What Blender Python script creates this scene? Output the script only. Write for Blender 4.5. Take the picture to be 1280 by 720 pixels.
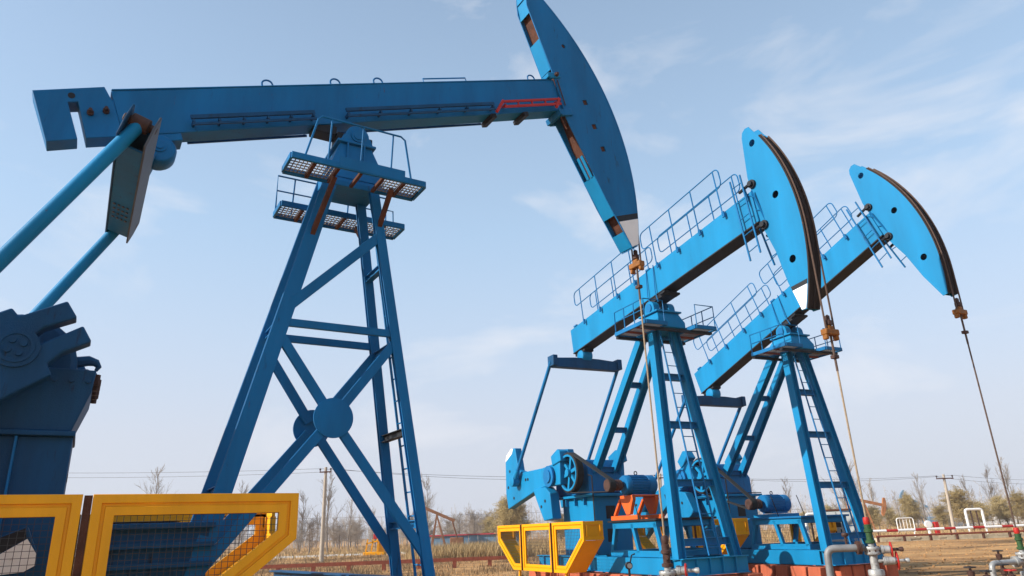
import bpy, bmesh, math, random
from mathutils import Vector, Matrix
R = math.radians
sc = bpy.context.scene
for o in list(bpy.data.objects): bpy.data.objects.remove(o)

# ------------------------------------------------------------------ camera
FPX, PITCH, ROLL, EYE = 873.0, R(19.19), R(-2.21), 1.55
_F = Vector((0, math.cos(PITCH), math.sin(PITCH)))
_U0 = Vector((0, -math.sin(PITCH), math.cos(PITCH)))
_R0 = Vector((1, 0, 0))
_R = _R0*math.cos(ROLL)+_U0*math.sin(ROLL)
_U = -_R0*math.sin(ROLL)+_U0*math.cos(ROLL)
cam = bpy.data.cameras.new('camera'); camo = bpy.data.objects.new('camera', cam); sc.collection.objects.link(camo)
cam.sensor_width = 36; cam.lens = FPX/1280*36; cam.clip_start = .1; cam.clip_end = 3000
camo.matrix_world = Matrix(((_R.x, _U.x, -_F.x, 0), (_R.y, _U.y, -_F.y, 0), (_R.z, _U.z, -_F.z, EYE), (0, 0, 0, 1)))
sc.camera = camo
def bearing(px, Y):
    """x of a ground point at depth Y that stands on the given bearing"""
    hy = 360+FPX*math.tan(PITCH)/math.cos(ROLL)+(640-px)*math.tan(-ROLL)
    d = _F+_R*((px-640)/FPX)-_U*((hy-360)/FPX)
    return d.x/d.y*Y

# ------------------------------------------------------------------ sky and sun
SUN_EL, SUN_TH = R(28), R(18)
SUN = Vector((-math.cos(SUN_TH)*math.cos(SUN_EL), -math.sin(SUN_TH)*math.cos(SUN_EL), math.sin(SUN_EL)))
world = bpy.data.worlds.new('World'); sc.world = world; world.use_nodes = True
nt = world.node_tree; nt.nodes.clear()
def N(nt, t, **kw):
    n = nt.nodes.new(t)
    for k, v in kw.items():
        if k.startswith('i_'): n.inputs[k[2:].replace('_', ' ')].default_value = v
        else: setattr(n, k, v)
    return n
sky = N(nt, 'ShaderNodeTexSky', sky_type='NISHITA', sun_disc=False, sun_elevation=SUN_EL,
        sun_rotation=math.atan2(SUN.x, SUN.y) % (2*math.pi), air_density=1.0, dust_density=1.2, ozone_density=1.5, altitude=50)
bg = N(nt, 'ShaderNodeBackground'); bg.inputs['Strength'].default_value = .15
wo = N(nt, 'ShaderNodeOutputWorld')
tc = N(nt, 'ShaderNodeTexCoord')
# pale spring haze, the same all round, thinning upwards
sx = N(nt, 'ShaderNodeSeparateXYZ'); nt.links.new(tc.outputs['Generated'], sx.inputs['Vector'])
hf = N(nt, 'ShaderNodeValToRGB'); e = hf.color_ramp.elements
e[0].position = 0; e[0].color = (.95,)*3+(1,); e[1].position = .75; e[1].color = (.30,)*3+(1,)
for p, v in ((.08, .92), (.25, .76), (.45, .56)): q = e.new(p); q.color = (v, v, v, 1)
hc = N(nt, 'ShaderNodeValToRGB'); e = hc.color_ramp.elements
e[0].position = 0; e[0].color = (.66, .69, .79, 1); e[1].position = .40; e[1].color = (.60, .81, 1.04, 1)
q = e.new(.13); q.color = (.69, .73, .84, 1)
nt.links.new(sx.outputs['Z'], hf.inputs['Fac']); nt.links.new(sx.outputs['Z'], hc.inputs['Fac'])
hs = N(nt, 'ShaderNodeVectorMath', operation='SCALE'); hs.inputs['Scale'].default_value = 5.2; nt.links.new(hc.outputs['Color'], hs.inputs[0])
hm = N(nt, 'ShaderNodeMix', data_type='RGBA'); nt.links.new(hf.outputs['Color'], hm.inputs['Factor']); nt.links.new(sky.outputs['Color'], hm.inputs['A']); nt.links.new(hs.outputs['Vector'], hm.inputs['B'])
# thin wisps of cloud
mp = N(nt, 'ShaderNodeMapping'); mp.inputs['Scale'].default_value = (1.7, 1.7, 4.2); mp.inputs['Location'].default_value = (-3.79, -1.67, 2.21)
n1 = N(nt, 'ShaderNodeTexNoise'); n1.inputs['Scale'].default_value = 1.9; n1.inputs['Detail'].default_value = 7; n1.inputs['Roughness'].default_value = .55; n1.inputs['Distortion'].default_value = .4
cr = N(nt, 'ShaderNodeValToRGB')
cr.color_ramp.elements[0].position = .54; cr.color_ramp.elements[0].color = (0, 0, 0, 1)
cr.color_ramp.elements[1].position = .76; cr.color_ramp.elements[1].color = (.75, .75, .75, 1)
mix = N(nt, 'ShaderNodeMix', data_type='RGBA'); mix.inputs['B'].default_value = (4.7, 4.75, 5.0, 1)
nt.links.new(tc.outputs['Generated'], mp.inputs['Vector']); nt.links.new(mp.outputs['Vector'], n1.inputs['Vector'])
nt.links.new(n1.outputs['Fac'], cr.inputs['Fac']); nt.links.new(cr.outputs['Color'], mix.inputs['Factor'])
nt.links.new(hm.outputs['Result'], mix.inputs['A'])
nt.links.new(mix.outputs['Result'], bg.inputs['Color']); nt.links.new(bg.outputs['Background'], wo.inputs['Surface'])
sl = bpy.data.lights.new('sun', 'SUN'); sl.energy = 5.0; sl.angle = R(.53); sl.color = (1, .95, .87)
so = bpy.data.objects.new('sun', sl); sc.collection.objects.link(so); so.rotation_euler = SUN.to_track_quat('Z', 'Y').to_euler(); so.location = (-30, -20, 30)
sc.render.engine = 'CYCLES'
sc.view_settings.view_transform = 'Standard'; sc.view_settings.look = 'None'; sc.view_settings.gamma = 1; sc.view_settings.exposure = .35
sc.view_settings.use_curve_mapping = False

# ------------------------------------------------------------------ materials
def pbr(name, col, rough=.5, metal=0, var=.25, scale=3., rust=0., rustcol=(.10, .035, .015), bump=.15, bscale=60., streak=False, dirt=None, dirtamt=0., chips=0., spec=.28, vcol=None):
    m = bpy.data.materials.new(name); m.use_nodes = True; t = m.node_tree; b = t.nodes['Principled BSDF']
    b.inputs['Roughness'].default_value = rough; b.inputs['Metallic'].default_value = metal; b.inputs['Specular IOR Level'].default_value = spec
    co = N(t, 'ShaderNodeTexCoord')
    src = co.outputs['Object']
    if streak:
        mm = N(t, 'ShaderNodeMapping'); mm.inputs['Scale'].default_value = (1, 1, .18); t.links.new(src, mm.inputs['Vector']); ssrc = mm.outputs['Vector']
    else: ssrc = src
    nz = N(t, 'ShaderNodeTexNoise'); nz.inputs['Scale'].default_value = scale; nz.inputs['Detail'].default_value = 8; nz.inputs['Roughness'].default_value = .62
    t.links.new(ssrc, nz.inputs['Vector'])
    r1 = N(t, 'ShaderNodeMapRange'); r1.inputs['From Min'].default_value = .25; r1.inputs['From Max'].default_value = .75
    r1.inputs['To Min'].default_value = 1-var; r1.inputs['To Max'].default_value = 1+var
    t.links.new(nz.outputs['Fac'], r1.inputs['Value'])
    mul = N(t, 'ShaderNodeMix', data_type='RGBA', blend_type='MULTIPLY'); mul.inputs['Factor'].default_value = 1
    mul.inputs['A'].default_value = (*col, 1); t.links.new(r1.outputs['Result'], mul.inputs['B'])
    out = mul.outputs['Result']
    def layer(out, c, amt, sc_, det=9, lo=.5):
        n2 = N(t, 'ShaderNodeTexNoise'); n2.inputs['Scale'].default_value = sc_; n2.inputs['Detail'].default_value = det; n2.inputs['Roughness'].default_value = .7
        t.links.new(ssrc, n2.inputs['Vector'])
        rr = N(t, 'ShaderNodeMapRange'); rr.inputs['From Min'].default_value = lo+.22-amt*.3; rr.inputs['From Max'].default_value = lo+.32-amt*.3
        rr.clamp = True; t.links.new(n2.outputs['Fac'], rr.inputs['Value'])
        mx = N(t, 'ShaderNodeMix', data_type='RGBA'); mx.inputs['B'].default_value = (*c, 1)
        t.links.new(rr.outputs['Result'], mx.inputs['Factor']); t.links.new(out, mx.inputs['A'])
        return mx.outputs['Result']
    if rust: out = layer(out, rustcol, rust, 7.)
    if chips: out = layer(out, (.075, .035, .02), chips, 21., 6)
    if dirt: out = layer(out, dirt, dirtamt, 2.3, 6)
    t.links.new(out, b.inputs['Base Color'])
    if bump:
        n3 = N(t, 'ShaderNodeTexNoise'); n3.inputs['Scale'].default_value = bscale; n3.inputs['Detail'].default_value = 4; t.links.new(src, n3.inputs['Vector'])
        bp = N(t, 'ShaderNodeBump'); bp.inputs['Strength'].default_value = bump; bp.inputs['Distance'].default_value = .02
        t.links.new(n3.outputs['Fac'], bp.inputs['Height']); t.links.new(bp.outputs['Normal'], b.inputs['Normal'])
    rr2 = N(t, 'ShaderNodeMapRange'); rr2.inputs['To Min'].default_value = max(.05, rough-.12); rr2.inputs['To Max'].default_value = min(1, rough+.15)
    t.links.new(nz.outputs['Fac'], rr2.inputs['Value']); t.links.new(rr2.outputs['Result'], b.inputs['Roughness'])
    return m
M = {}
M['blue'] = pbr('blue_paint', (.003, .180, .378), .5, var=.2, scale=1.6, rust=.20, rustcol=(.012, .085, .17), bump=.12, streak=True, spec=.16, chips=.16)
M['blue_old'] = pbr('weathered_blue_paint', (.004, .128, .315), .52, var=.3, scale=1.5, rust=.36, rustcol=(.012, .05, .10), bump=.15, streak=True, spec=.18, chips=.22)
M['blue_shade_grime'] = pbr('shaded_grimy_blue_paint', (.005, .058, .145), .55, var=.35, scale=2.5, rust=.42, rustcol=(.012, .022, .035), bump=.2, streak=True, spec=.2)  # darker copy of the blue paint: shade and some grime in one colour
M['plate_grey'] = pbr('ground_lit_grey_plate', (.075, .095, .125), .6, var=.35, scale=4, rust=.25, rustcol=(.06, .045, .04))  # weathered grey plate; light bounced off the ground is put into its colour
M['rust'] = pbr('rusty_steel', (.085, .032, .018), .85, var=.5, scale=6, bump=.4)
M['rust_dark'] = pbr('dark_rusty_rim', (.020, .012, .009), .8, var=.55, scale=5, bump=.35, rust=.3, rustcol=(.14, .05, .02))
M['rust_red'] = pbr('rust_red_primer', (.19, .045, .022), .75, var=.35, scale=5, bump=.3)
M['dark'] = pbr('greasy_steel_and_shade', (.010, .011, .014), .55, metal=0., var=.4, scale=8)  # greasy steel parts, and the shade painted under the sunlit beams
M['rubber'] = pbr('black_belt', (.02, .02, .02), .8, var=.2)
M['yellow'] = pbr('yellow_paint', (.74, .315, .002), .5, var=.10, scale=2.5, rust=.12, rustcol=(.30, .14, .02), bump=.08, spec=.12, chips=.12)
M['ochre'] = pbr('old_yellow_paint', (.86, .385, .006), .5, var=.16, scale=2.2, rust=.2, rustcol=(.30, .12, .012), bump=.15, streak=True, chips=.2)
M['orange'] = pbr('orange_paint', (.62, .10, .012), .45, var=.15, scale=4, rust=.2)
M['red'] = pbr('red_paint', (.40, .018, .012), .5, var=.15, scale=5, rust=.15)
M['white'] = pbr('white_paint', (.78, .77, .74), .5, var=.08, scale=3, rust=.22, rustcol=(.42, .33, .26))
M['steel'] = pbr('grey_pipe_steel', (.20, .20, .20), .55, metal=.25, var=.3, scale=5, rust=.18)
M['silver'] = pbr('aluminium_paint', (.34, .34, .33), .45, metal=.3, var=.4, scale=9, rust=.45, rustcol=(.07, .055, .045))
M['green'] = pbr('green_paint', (.026, .07, .022), .6, var=.4, scale=9, rust=.45, rustcol=(.03, .02, .012))
M['gunk'] = pbr('oily_brown_iron', (.06, .028, .02), .6, var=.5, scale=9)
M['brass'] = pbr('rusty_yellow_clamp', (.24, .085, .008), .55, var=.4, scale=9, rust=.4, rustcol=(.03, .015, .008))
M['rope'] = pbr('tan_wire_rope', (.30, .22, .14), .6, var=.3, scale=20)
M['rope_dark'] = pbr('dark_wire_rope', (.09, .055, .04), .7, var=.3, scale=20)
M['grating'] = pbr('grey_grating', (.22, .21, .21), .6, metal=.2, var=.25, rust=.3)
M['wire'] = pbr('wire_mesh_steel', (.055, .055, .06), .5, metal=.4, var=.2)
M['rust_brown'] = pbr('weathered_rust_brown', (.20, .088, .042), .85, var=.35, scale=3)
M['rust_orange'] = pbr('faded_rust_orange', (.34, .14, .055), .85, var=.35, scale=3)
M['concrete_red'] = pbr('red_washed_concrete', (.43, .105, .050), .9, var=.35, scale=3.5, rust=.42, rustcol=(.11, .055, .04), bump=.6, bscale=25, streak=True)
M['concrete'] = pbr('pole_concrete', (.40, .34, .27), .9, var=.2, scale=4, bump=.3)
M['stone'] = pbr('pale_stone', (.50, .42, .29), .95, var=.35, scale=2.5, bump=.5, bscale=12)
M['cabinet'] = pbr('grey_cabinet_paint', (.34, .36, .36), .5, var=.12, scale=2, rust=.2)
M['sheet_blue'] = pbr('faded_blue_sheet', (.14, .24, .34), .6, var=.3, scale=1.2, dirt=(.3, .32, .33), dirtamt=.5)
M['cap_red'] = pbr('pinkish_red_cap', (.42, .05, .07), .6, var=.2)
M['cable'] = pbr('grey_cable', (.16, .16, .17), .7, var=.1)
M['porcelain'] = pbr('brown_porcelain', (.05, .03, .025), .3, var=.1)
M['bark'] = pbr('grey_bark', (.20, .165, .135), .95, var=.4, scale=6, bump=.5)
M['twig'] = pbr('bare_twig', (.30, .25, .20), .95, var=.35, scale=2, bump=0)
M['twig_far'] = pbr('hazed_twig', (.33, .30, .275), .95, var=.3, scale=.3, bump=0)  # distance haze is put into this paler twig colour
M['willow'] = pbr('budding_olive_leaf', (.37, .28, .125), .9, var=.4, scale=1.2, bump=0)
M['straw'] = pbr('dry_straw', (.36, .245, .115), .95, var=.4, scale=.7, bump=0)
M['straw_dark'] = pbr('brown_straw', (.22, .145, .075), .95, var=.45, scale=.9, bump=0)
M['road'] = pbr('pale_concrete_road', (.52, .48, .43), .95, var=.15, scale=.5)

def ground_mat():
    m = bpy.data.materials.new('dry_soil'); m.use_nodes = True; t = m.node_tree; b = t.nodes['Principled BSDF']
    b.inputs['Roughness'].default_value = .95; b.inputs['Specular IOR Level'].default_value = .15
    co = N(t, 'ShaderNodeTexCoord')
    mp = N(t, 'ShaderNodeMapping'); mp.inputs['Scale'].default_value = (.35, 1, 1); t.links.new(co.outputs['Object'], mp.inputs['Vector'])
    a = N(t, 'ShaderNodeTexNoise'); a.inputs['Scale'].default_value = .35; a.inputs['Detail'].default_value = 8; a.inputs['Roughness'].default_value = .6
    t.links.new(mp.outputs['Vector'], a.inputs['Vector'])
    c = N(t, 'ShaderNodeValToRGB'); e = c.color_ramp.elements
    e[0].position = .36; e[0].color = (.20, .115, .050, 1); e[1].position = .66; e[1].color = (.58, .335, .14, 1)
    x = e.new(.47); x.color = (.47, .25, .10, 1)
    t.links.new(a.outputs['Fac'], c.inputs['Fac'])
    f = N(t, 'ShaderNodeTexNoise'); f.inputs['Scale'].default_value = 6; f.inputs['Detail'].default_value = 10; f.inputs['Roughness'].default_value = .75
    t.links.new(co.outputs['Object'], f.inputs['Vector'])
    r = N(t, 'ShaderNodeMapRange'); r.inputs['From Min'].default_value = .3; r.inputs['From Max'].default_value = .7; r.inputs['To Min'].default_value = .62; r.inputs['To Max'].default_value = 1.25
    t.links.new(f.outputs['Fac'], r.inputs['Value'])
    mx = N(t, 'ShaderNodeMix', data_type='RGBA', blend_type='MULTIPLY'); mx.inputs['Factor'].default_value = 1
    t.links.new(c.outputs['Color'], mx.inputs['A']); t.links.new(r.outputs['Result'], mx.inputs['B'])
    g2 = N(t, 'ShaderNodeTexNoise'); g2.inputs['Scale'].default_value = 1.1; g2.inputs['Detail'].default_value = 9; g2.inputs['Roughness'].default_value = .7; g2.inputs['Distortion'].default_value = 1.2
    t.links.new(mp.outputs['Vector'], g2.inputs['Vector'])
    r2 = N(t, 'ShaderNodeMapRange'); r2.inputs['From Min'].default_value = .36; r2.inputs['From Max'].default_value = .60; r2.inputs['To Min'].default_value = .62; r2.inputs['To Max'].default_value = 1.32
    t.links.new(g2.outputs['Fac'], r2.inputs['Value'])
    mx2 = N(t, 'ShaderNodeMix', data_type='RGBA', blend_type='MULTIPLY'); mx2.inputs['Factor'].default_value = 1
    t.links.new(mx.outputs['Result'], mx2.inputs['A']); t.links.new(r2.outputs['Result'], mx2.inputs['B'])
    t.links.new(mx2.outputs['Result'], b.inputs['Base Color'])
    bp = N(t, 'ShaderNodeBump'); bp.inputs['Strength'].default_value = .8; bp.inputs['Distance'].default_value = .12
    t.links.new(f.outputs['Fac'], bp.inputs['Height']); t.links.new(bp.outputs['Normal'], b.inputs['Normal'])
    return m
M['soil'] = ground_mat()

# ------------------------------------------------------------------ mesh builder
C = sc.collection
class MB:
    def __init__(s, T=None): s.v = []; s.f = []; s.T = T
    def add(s, vs, fs):
        k = len(s.v)
        s.v += [tuple(s.T @ Vector(p)) if s.T else tuple(p) for p in vs]; s.f += [tuple(i+k for i in f) for f in fs]; return s
    def loft(s, rings, cap=True, closed=False):
        n = len(rings[0]); vs = [p for r in rings for p in r]; fs = []; m = len(rings)
        for i in range(m if closed else m-1):
            a, b = i*n, ((i+1) % m)*n
            for j in range(n): fs.append((a+j, a+(j+1) % n, b+(j+1) % n, b+j))
        if cap and not closed: fs += [tuple(range(n))[::-1], tuple((m-1)*n+j for j in range(n))]
        return s.add(vs, fs)
    def box(s, c, d, rot=None):
        c = Vector(c); h = Vector(d)/2; vs = []
        for z in (-1, 1):
            for x, y in ((-1, -1), (1, -1), (1, 1), (-1, 1)):
                p = Vector((x*h.x, y*h.y, z*h.z)); vs.append(c+(rot @ p if rot else p))
        return s.add(vs, [(3, 2, 1, 0), (4, 5, 6, 7), (0, 1, 5, 4), (1, 2, 6, 5), (2, 3, 7, 6), (3, 0, 4, 7)])
    def b2(s, a, b):                                   # box from min to max corner
        a, b = Vector(a), Vector(b); return s.box((a+b)/2, [abs(x) for x in b-a])
    def frame_of(s, p, q, up):
        p, q = Vector(p), Vector(q); d = (q-p).normalized(); up = Vector(up); sd = d.cross(up)
        if sd.length < 1e-4: sd = d.cross(Vector((1, 0, 0)))
        sd.normalize(); u = sd.cross(d).normalized(); return p, q, sd, u
    def sect(s, p, q, poly, up=(0, 0, 1)):             # extrude a section given as (side, up) pairs
        p, q, sd, u = s.frame_of(p, q, up)
        return s.loft([[e+sd*a+u*b for a, b in poly] for e in (p, q)])
    def bar(s, p, q, w, h, up=(0, 0, 1)):
        return s.sect(p, q, [(-w/2, -h/2), (w/2, -h/2), (w/2, h/2), (-w/2, h/2)], up)
    def hbeam(s, p, q, w, h, t=.022, up=(0, 0, 1)):   # flanges w wide, h apart along up
        a, b, c = w/2, h/2, t/2
        return s.sect(p, q, [(-a, -b), (a, -b), (a, -b+t), (c, -b+t), (c, b-t), (a, b-t), (a, b), (-a, b), (-a, b-t), (-c, b-t), (-c, -b+t), (-a, -b+t)], up)
    def tube(s, pts, r, n=8, closed=False, cap=True):
        pts = [Vector(p) for p in pts]; m = len(pts); rings = []; u = None
        rr = r if isinstance(r, (list, tuple)) else [r]*m
        for i, p in enumerate(pts):
            if closed: d = pts[(i+1) % m]-pts[i-1]
            else: d = pts[min(i+1, m-1)]-pts[max(i-1, 0)]
            d.normalize()
            if u is None: u = d.orthogonal().normalized()
            u = (u-d*u.dot(d));
            if u.length < 1e-5: u = d.orthogonal()
            u.normalize(); w = d.cross(u)
            rings.append([p+(u*math.cos(2*math.pi*k/n)+w*math.sin(2*math.pi*k/n))*rr[i] for k in range(n)])
        return s.loft(rings, cap, closed)
    def lathe(s, prof, o, axis, n=24):                 # prof: (radius, height along axis)
        o = Vector(o); ax = Vector(axis).normalized(); u = ax.orthogonal().normalized(); w = ax.cross(u)
        return s.loft([[o+ax*h+(u*math.cos(2*math.pi*k/n)+w*math.sin(2*math.pi*k/n))*max(r, 1e-4) for k in range(n)] for r, h in prof], cap=prof[0] != prof[-1])
    def ring(s, o, axis, r, t, n=24, k=8):
        o = Vector(o); ax = Vector(axis).normalized(); u = ax.orthogonal().normalized(); w = ax.cross(u)
        return s.tube([o+(u*math.cos(2*math.pi*i/n)+w*math.sin(2*math.pi*i/n))*r for i in range(n)], t, k, closed=True)
    def prism(s, poly, y0, y1):                        # polygon in (x, z), extruded in y
        return s.loft([[(x, y, z) for x, z in poly] for y in (y0, y1)])
    def plate(s, poly, holes, y0, y1):                 # polygon with holes in (x, z), extruded in y
        bm = bmesh.new(); es = []; loops = [poly]+holes; out = []
        for lp in loops:
            vv = [bm.verts.new((x, 0, z)) for x, z in lp]
            es += [bm.edges.new((vv[i], vv[(i+1) % len(vv)])) for i in range(len(vv))]
        bmesh.ops.triangle_fill(bm, use_beauty=True, use_dissolve=False, edges=es)
        bm.verts.index_update(); vs = [v.co.copy() for v in bm.verts]; fs = [tuple(v.index for v in f.verts) for f in bm.faces]; bm.free()
        n = len(vs)
        s.add([(p.x, y0, p.z) for p in vs]+[(p.x, y1, p.z) for p in vs], fs+[tuple(n+i for i in f[::-1]) for f in fs])
        for lp in loops:
            m = len(lp); s.add([(x, y0, z) for x, z in lp]+[(x, y1, z) for x, z in lp], [(i, (i+1) % m, m+(i+1) % m, m+i) for i in range(m)])
        return s
    def mesh(s, name, mat, smooth=35, weld=True):
        me = bpy.data.meshes.new(name); me.from_pydata(s.v, [], s.f)
        bm = bmesh.new(); bm.from_mesh(me)
        if weld: bmesh.ops.remove_doubles(bm, verts=bm.verts, dist=1e-5)
        bmesh.ops.recalc_face_normals(bm, faces=bm.faces); bm.to_mesh(me); bm.free()
        if smooth:
            me.polygons.foreach_set('use_smooth', [True]*len(me.polygons)); me.set_sharp_from_angle(angle=R(smooth))
        me.materials.append(M[mat]); return me
    def build(s, name, mat, parent=None, bevel=0, smooth=35, **kw):
        o = bpy.data.objects.new(name, s.mesh(name, mat, smooth)); C.objects.link(o); o.parent = parent
        if bevel:
            b = o.modifiers.new('bevel', 'BEVEL'); b.width = bevel; b.segments = 2; b.limit_method = 'ANGLE'; b.angle_limit = R(40)
        for k, v in kw.items(): o[k] = v
        return o
def thing(name, label, cat, loc=(0, 0, 0), rz=0, group=None):
    o = bpy.data.objects.new(name, None); C.objects.link(o); o.location = loc; o.rotation_euler = (0, 0, rz)
    o.empty_display_size = .2; o['label'] = label; o['category'] = cat
    if group: o['group'] = group
    return o
def tag(o, label, cat, group=None):
    o['label'] = label; o['category'] = cat
    if group: o['group'] = group
    return o
def struct(o): o['kind'] = 'structure'; return o
def stuff(o, label, cat): o['kind'] = 'stuff'; o['label'] = label; o['category'] = cat; return o
def shared(name, me, parent, loc=None):
    o = bpy.data.objects.new(name, me); C.objects.link(o); o.parent = parent
    if loc is not None: o.location = loc
    return o
def arc(cx, cz, r, a0, a1, n): return [(cx+r*math.cos(a0+(a1-a0)*i/n), cz+r*math.sin(a0+(a1-a0)*i/n)) for i in range(n+1)]
def circ(cx, cz, r, n=14): return arc(cx, cz, r, 0, 2*math.pi*(n-1)/n, n-1)
def sq(cx, cz, h, k=1.0): return [(cx-h, cz-h*k), (cx+h, cz-h*k), (cx+h, cz+h*k), (cx-h, cz+h*k)]
def lerp(a, b, t): return Vector(a)+(Vector(b)-Vector(a))*t
def beam_matrix(H, tau): return Matrix.Translation((0, 0, H)) @ Matrix.Rotation(-tau, 4, 'Y')

# ------------------------------------------------------------------ setting
rng = random.Random(4)
g = MB(); NX, NY = 90, 90
xs = [-260+520*i/NX for i in range(NX+1)]; ys = [-40+ (i/NY)**1.6*700 for i in range(NY+1)]
vs = []
for y in ys:
    for x in xs:
        far = max(0, min(1, (y-18)/25)); dz = (math.sin(x*.31+y*.17)*.04+math.sin(x*.9-y*.6)*.02)*far
        vs.append((x*(1+max(0, y)/140), y, dz-.02))
g.add(vs, [(j*(NX+1)+i, j*(NX+1)+i+1, (j+1)*(NX+1)+i+1, (j+1)*(NX+1)+i) for j in range(NY) for i in range(NX)])
struct(g.build('ground', 'soil', smooth=60))
# pale road far left
def strip(name, mat, a, b, w, z):
    a, b = Vector(a), Vector(b); d = (b-a).normalized(); n = Vector((-d.y, d.x, 0))*w/2; m = MB()
    m.loft([[a+n+Vector((0, 0, z)), a-n+Vector((0, 0, z)), a-n+Vector((0, 0, z-.3)), a+n+Vector((0, 0, z-.3))], [b+n+Vector((0, 0, z)), b-n+Vector((0, 0, z)), b-n+Vector((0, 0, z-.3)), b+n+Vector((0, 0, z-.3))]])
    return struct(m.build(name, mat, smooth=0))
strip('road', 'road', (-80, 74, 0), (3, 68, 0), 5, .06)

# ------------------------------------------------------------------ shared pieces
def wheel(name, o, axis, r, t, mat, parent, spokes=3):
    m = MB(); m.ring(o, axis, r, t, 20, 6); ax = Vector(axis).normalized(); u = ax.orthogonal().normalized(); w = ax.cross(u); o = Vector(o)
    for k in range(spokes):
        a = 2*math.pi*k/spokes+.4; m.tube([o, o+(u*math.cos(a)+w*math.sin(a))*r], t*.75, 5)
    m.lathe([(t*2, -t*1.5), (t*2, t*1.5)], o, axis, 10)
    return m.build(name, mat, parent)
def motor(parent, x, z, y0, y1, r, mat='blue'):
    """electric motor, axis along y, pulley at the y0 end"""
    L = y1-y0
    mt = MB(); mt.lathe([(r*.35, 0), (r*.9, 0), (r, .04), (r, .13), (r*.93, .14), (r*.93, L-.26), (r, L-.25), (r*1.0, L-.05), (r*.85, L), (r*.2, L)], (x, y0, z), (0, 1, 0), 28)
    mo = mt.build('motor', mat, parent, bevel=0)
    nf = 22; fin = MB()
    for k in range(nf):
        a = 2*math.pi*k/nf; d = Vector((math.cos(a), 0, math.sin(a))); c = Vector((x, y0, z))+d*(r*.95)
        fin.bar(c+Vector((0, .16, 0)), c+Vector((0, L-.28, 0)), .012, r*.17, up=d)
    fin.build('cooling_fin', mat, mo, kind='stuff')
    tb = MB(); tb.box((x-r*.98, (y0+y1)/2, z+.02), (r*.4, L*.36, r*.85)); tb.build('terminal_box', mat, mo, bevel=.012)
    ft = MB(); ft.box((x, (y0+y1)/2, z-r*1.02), (r*1.7, L*.6, r*.18)); ft.build('motor_foot', mat, mo, bevel=.01)
    ey = MB(); ey.ring((x, (y0+y1)/2-.05, z+r+.05), (1, 0, 0), .045, .014, 14, 6); ey.build('lifting_eye', 'dark', mo)
    pu = MB(); pu.lathe([(.05, -.30), (.13, -.30), (.145, -.28), (.13, -.24), (.145, -.20), (.13, -.16), (.145, -.12), (.13, -.08), (.05, -.06), (.05, .02)], (x, y0, z), (0, 1, 0), 22)
    pu.build('motor_pulley', 'gunk', mo)
    return mo
def handrail(parent, T, x0, x1, y, zb, zm, zt, posts, mat='blue_old'):
    """railing along a beam: top and middle bar joined by round ends, each post its own piece"""
    r = .016; c = (zt-zm)/2*.98; h = MB(T); pts = []
    def corner(cx, cz, a0): return [(cx+.14*math.cos(a0+i*math.pi/8), y, cz+.14*math.sin(a0+i*math.pi/8)) for i in range(5)]
    q = math.pi/2
    pts = corner(x1-.14, zt-.14, 0)+corner(x0+.14, zt-.14, q)+corner(x0+.14, zm+.14, 2*q)+corner(x1-.14, zm+.14, 3*q)
    h.tube(pts, r, 6, closed=True); rail = h.build('handrail', mat, parent)
    for px in posts:
        p = MB(T); p.tube([(px, y, zb), (px, y, zt)], r, 6); p.box((px, y*.94, zb+.04), (.07, .04, .14)); p.build('post', mat, rail)
    return rail
def ladder(parent, T, a0, a1, b0, b1, n, r=.018, rr=.012, mat='blue_old'):
    m = MB(T); m.bar(a0, a1, .024, .036); m.bar(b0, b1, .024, .036); lo = m.build('ladder', mat, parent)
    for i in range(n):
        t = (i+.5)/n; q = MB(T); q.tube([lerp(a0, a1, t), lerp(b0, b1, t)], rr, 6); q.build('rung', mat, lo)
    return lo
def grating(parent, name, x0, x1, y0, y1, z, nx, ny, mat='grating'):
    m = MB()
    for i in range(nx+1):
        x = x0+(x1-x0)*i/nx; m.b2((x-.006, y0, z-.012), (x+.006, y1, z+.006))
    for j in range(ny+1):
        y = y0+(y1-y0)*j/ny; m.b2((x0, y-.005, z-.009), (x1, y+.005, z+.009))
    return m.build(name, mat, parent, smooth=0)
def wing(parent, x0, x1, y0, y1, z, post, mat='blue_old', rustbar='rust_red', cells=4, skip=()):
    """one side of the service platform: frame, grating panels"""
    f = MB()
    for y in (y0, y1): f.b2((x0, y-.02, z-.05), (x1, y+.02, z+.05))
    for x in (x0, x1): f.b2((x-.02, y0+.02, z-.05), (x+.02, y1-.02, z+.05))
    pf = f.build('platform', mat, parent, bevel=.006)
    for i in range(1, cells):
        x = x0+(x1-x0)*i/cells; b = MB(); b.b2((x-.025, y0+.021, z-.06), (x+.025, y1-.021, z-.014)); b.build('crossbar', rustbar, pf)
    for i in range(cells):
        if i in skip: continue
        xa = x0+(x1-x0)*i/cells+.03; xb = x0+(x1-x0)*(i+1)/cells-.03
        grating(pf, 'grating', xa, xb, y0+.022, y1-.022, z+.004, max(2, int((xb-xa)/.055)), max(2, int((y1-y0)/.09)))
    return pf
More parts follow.
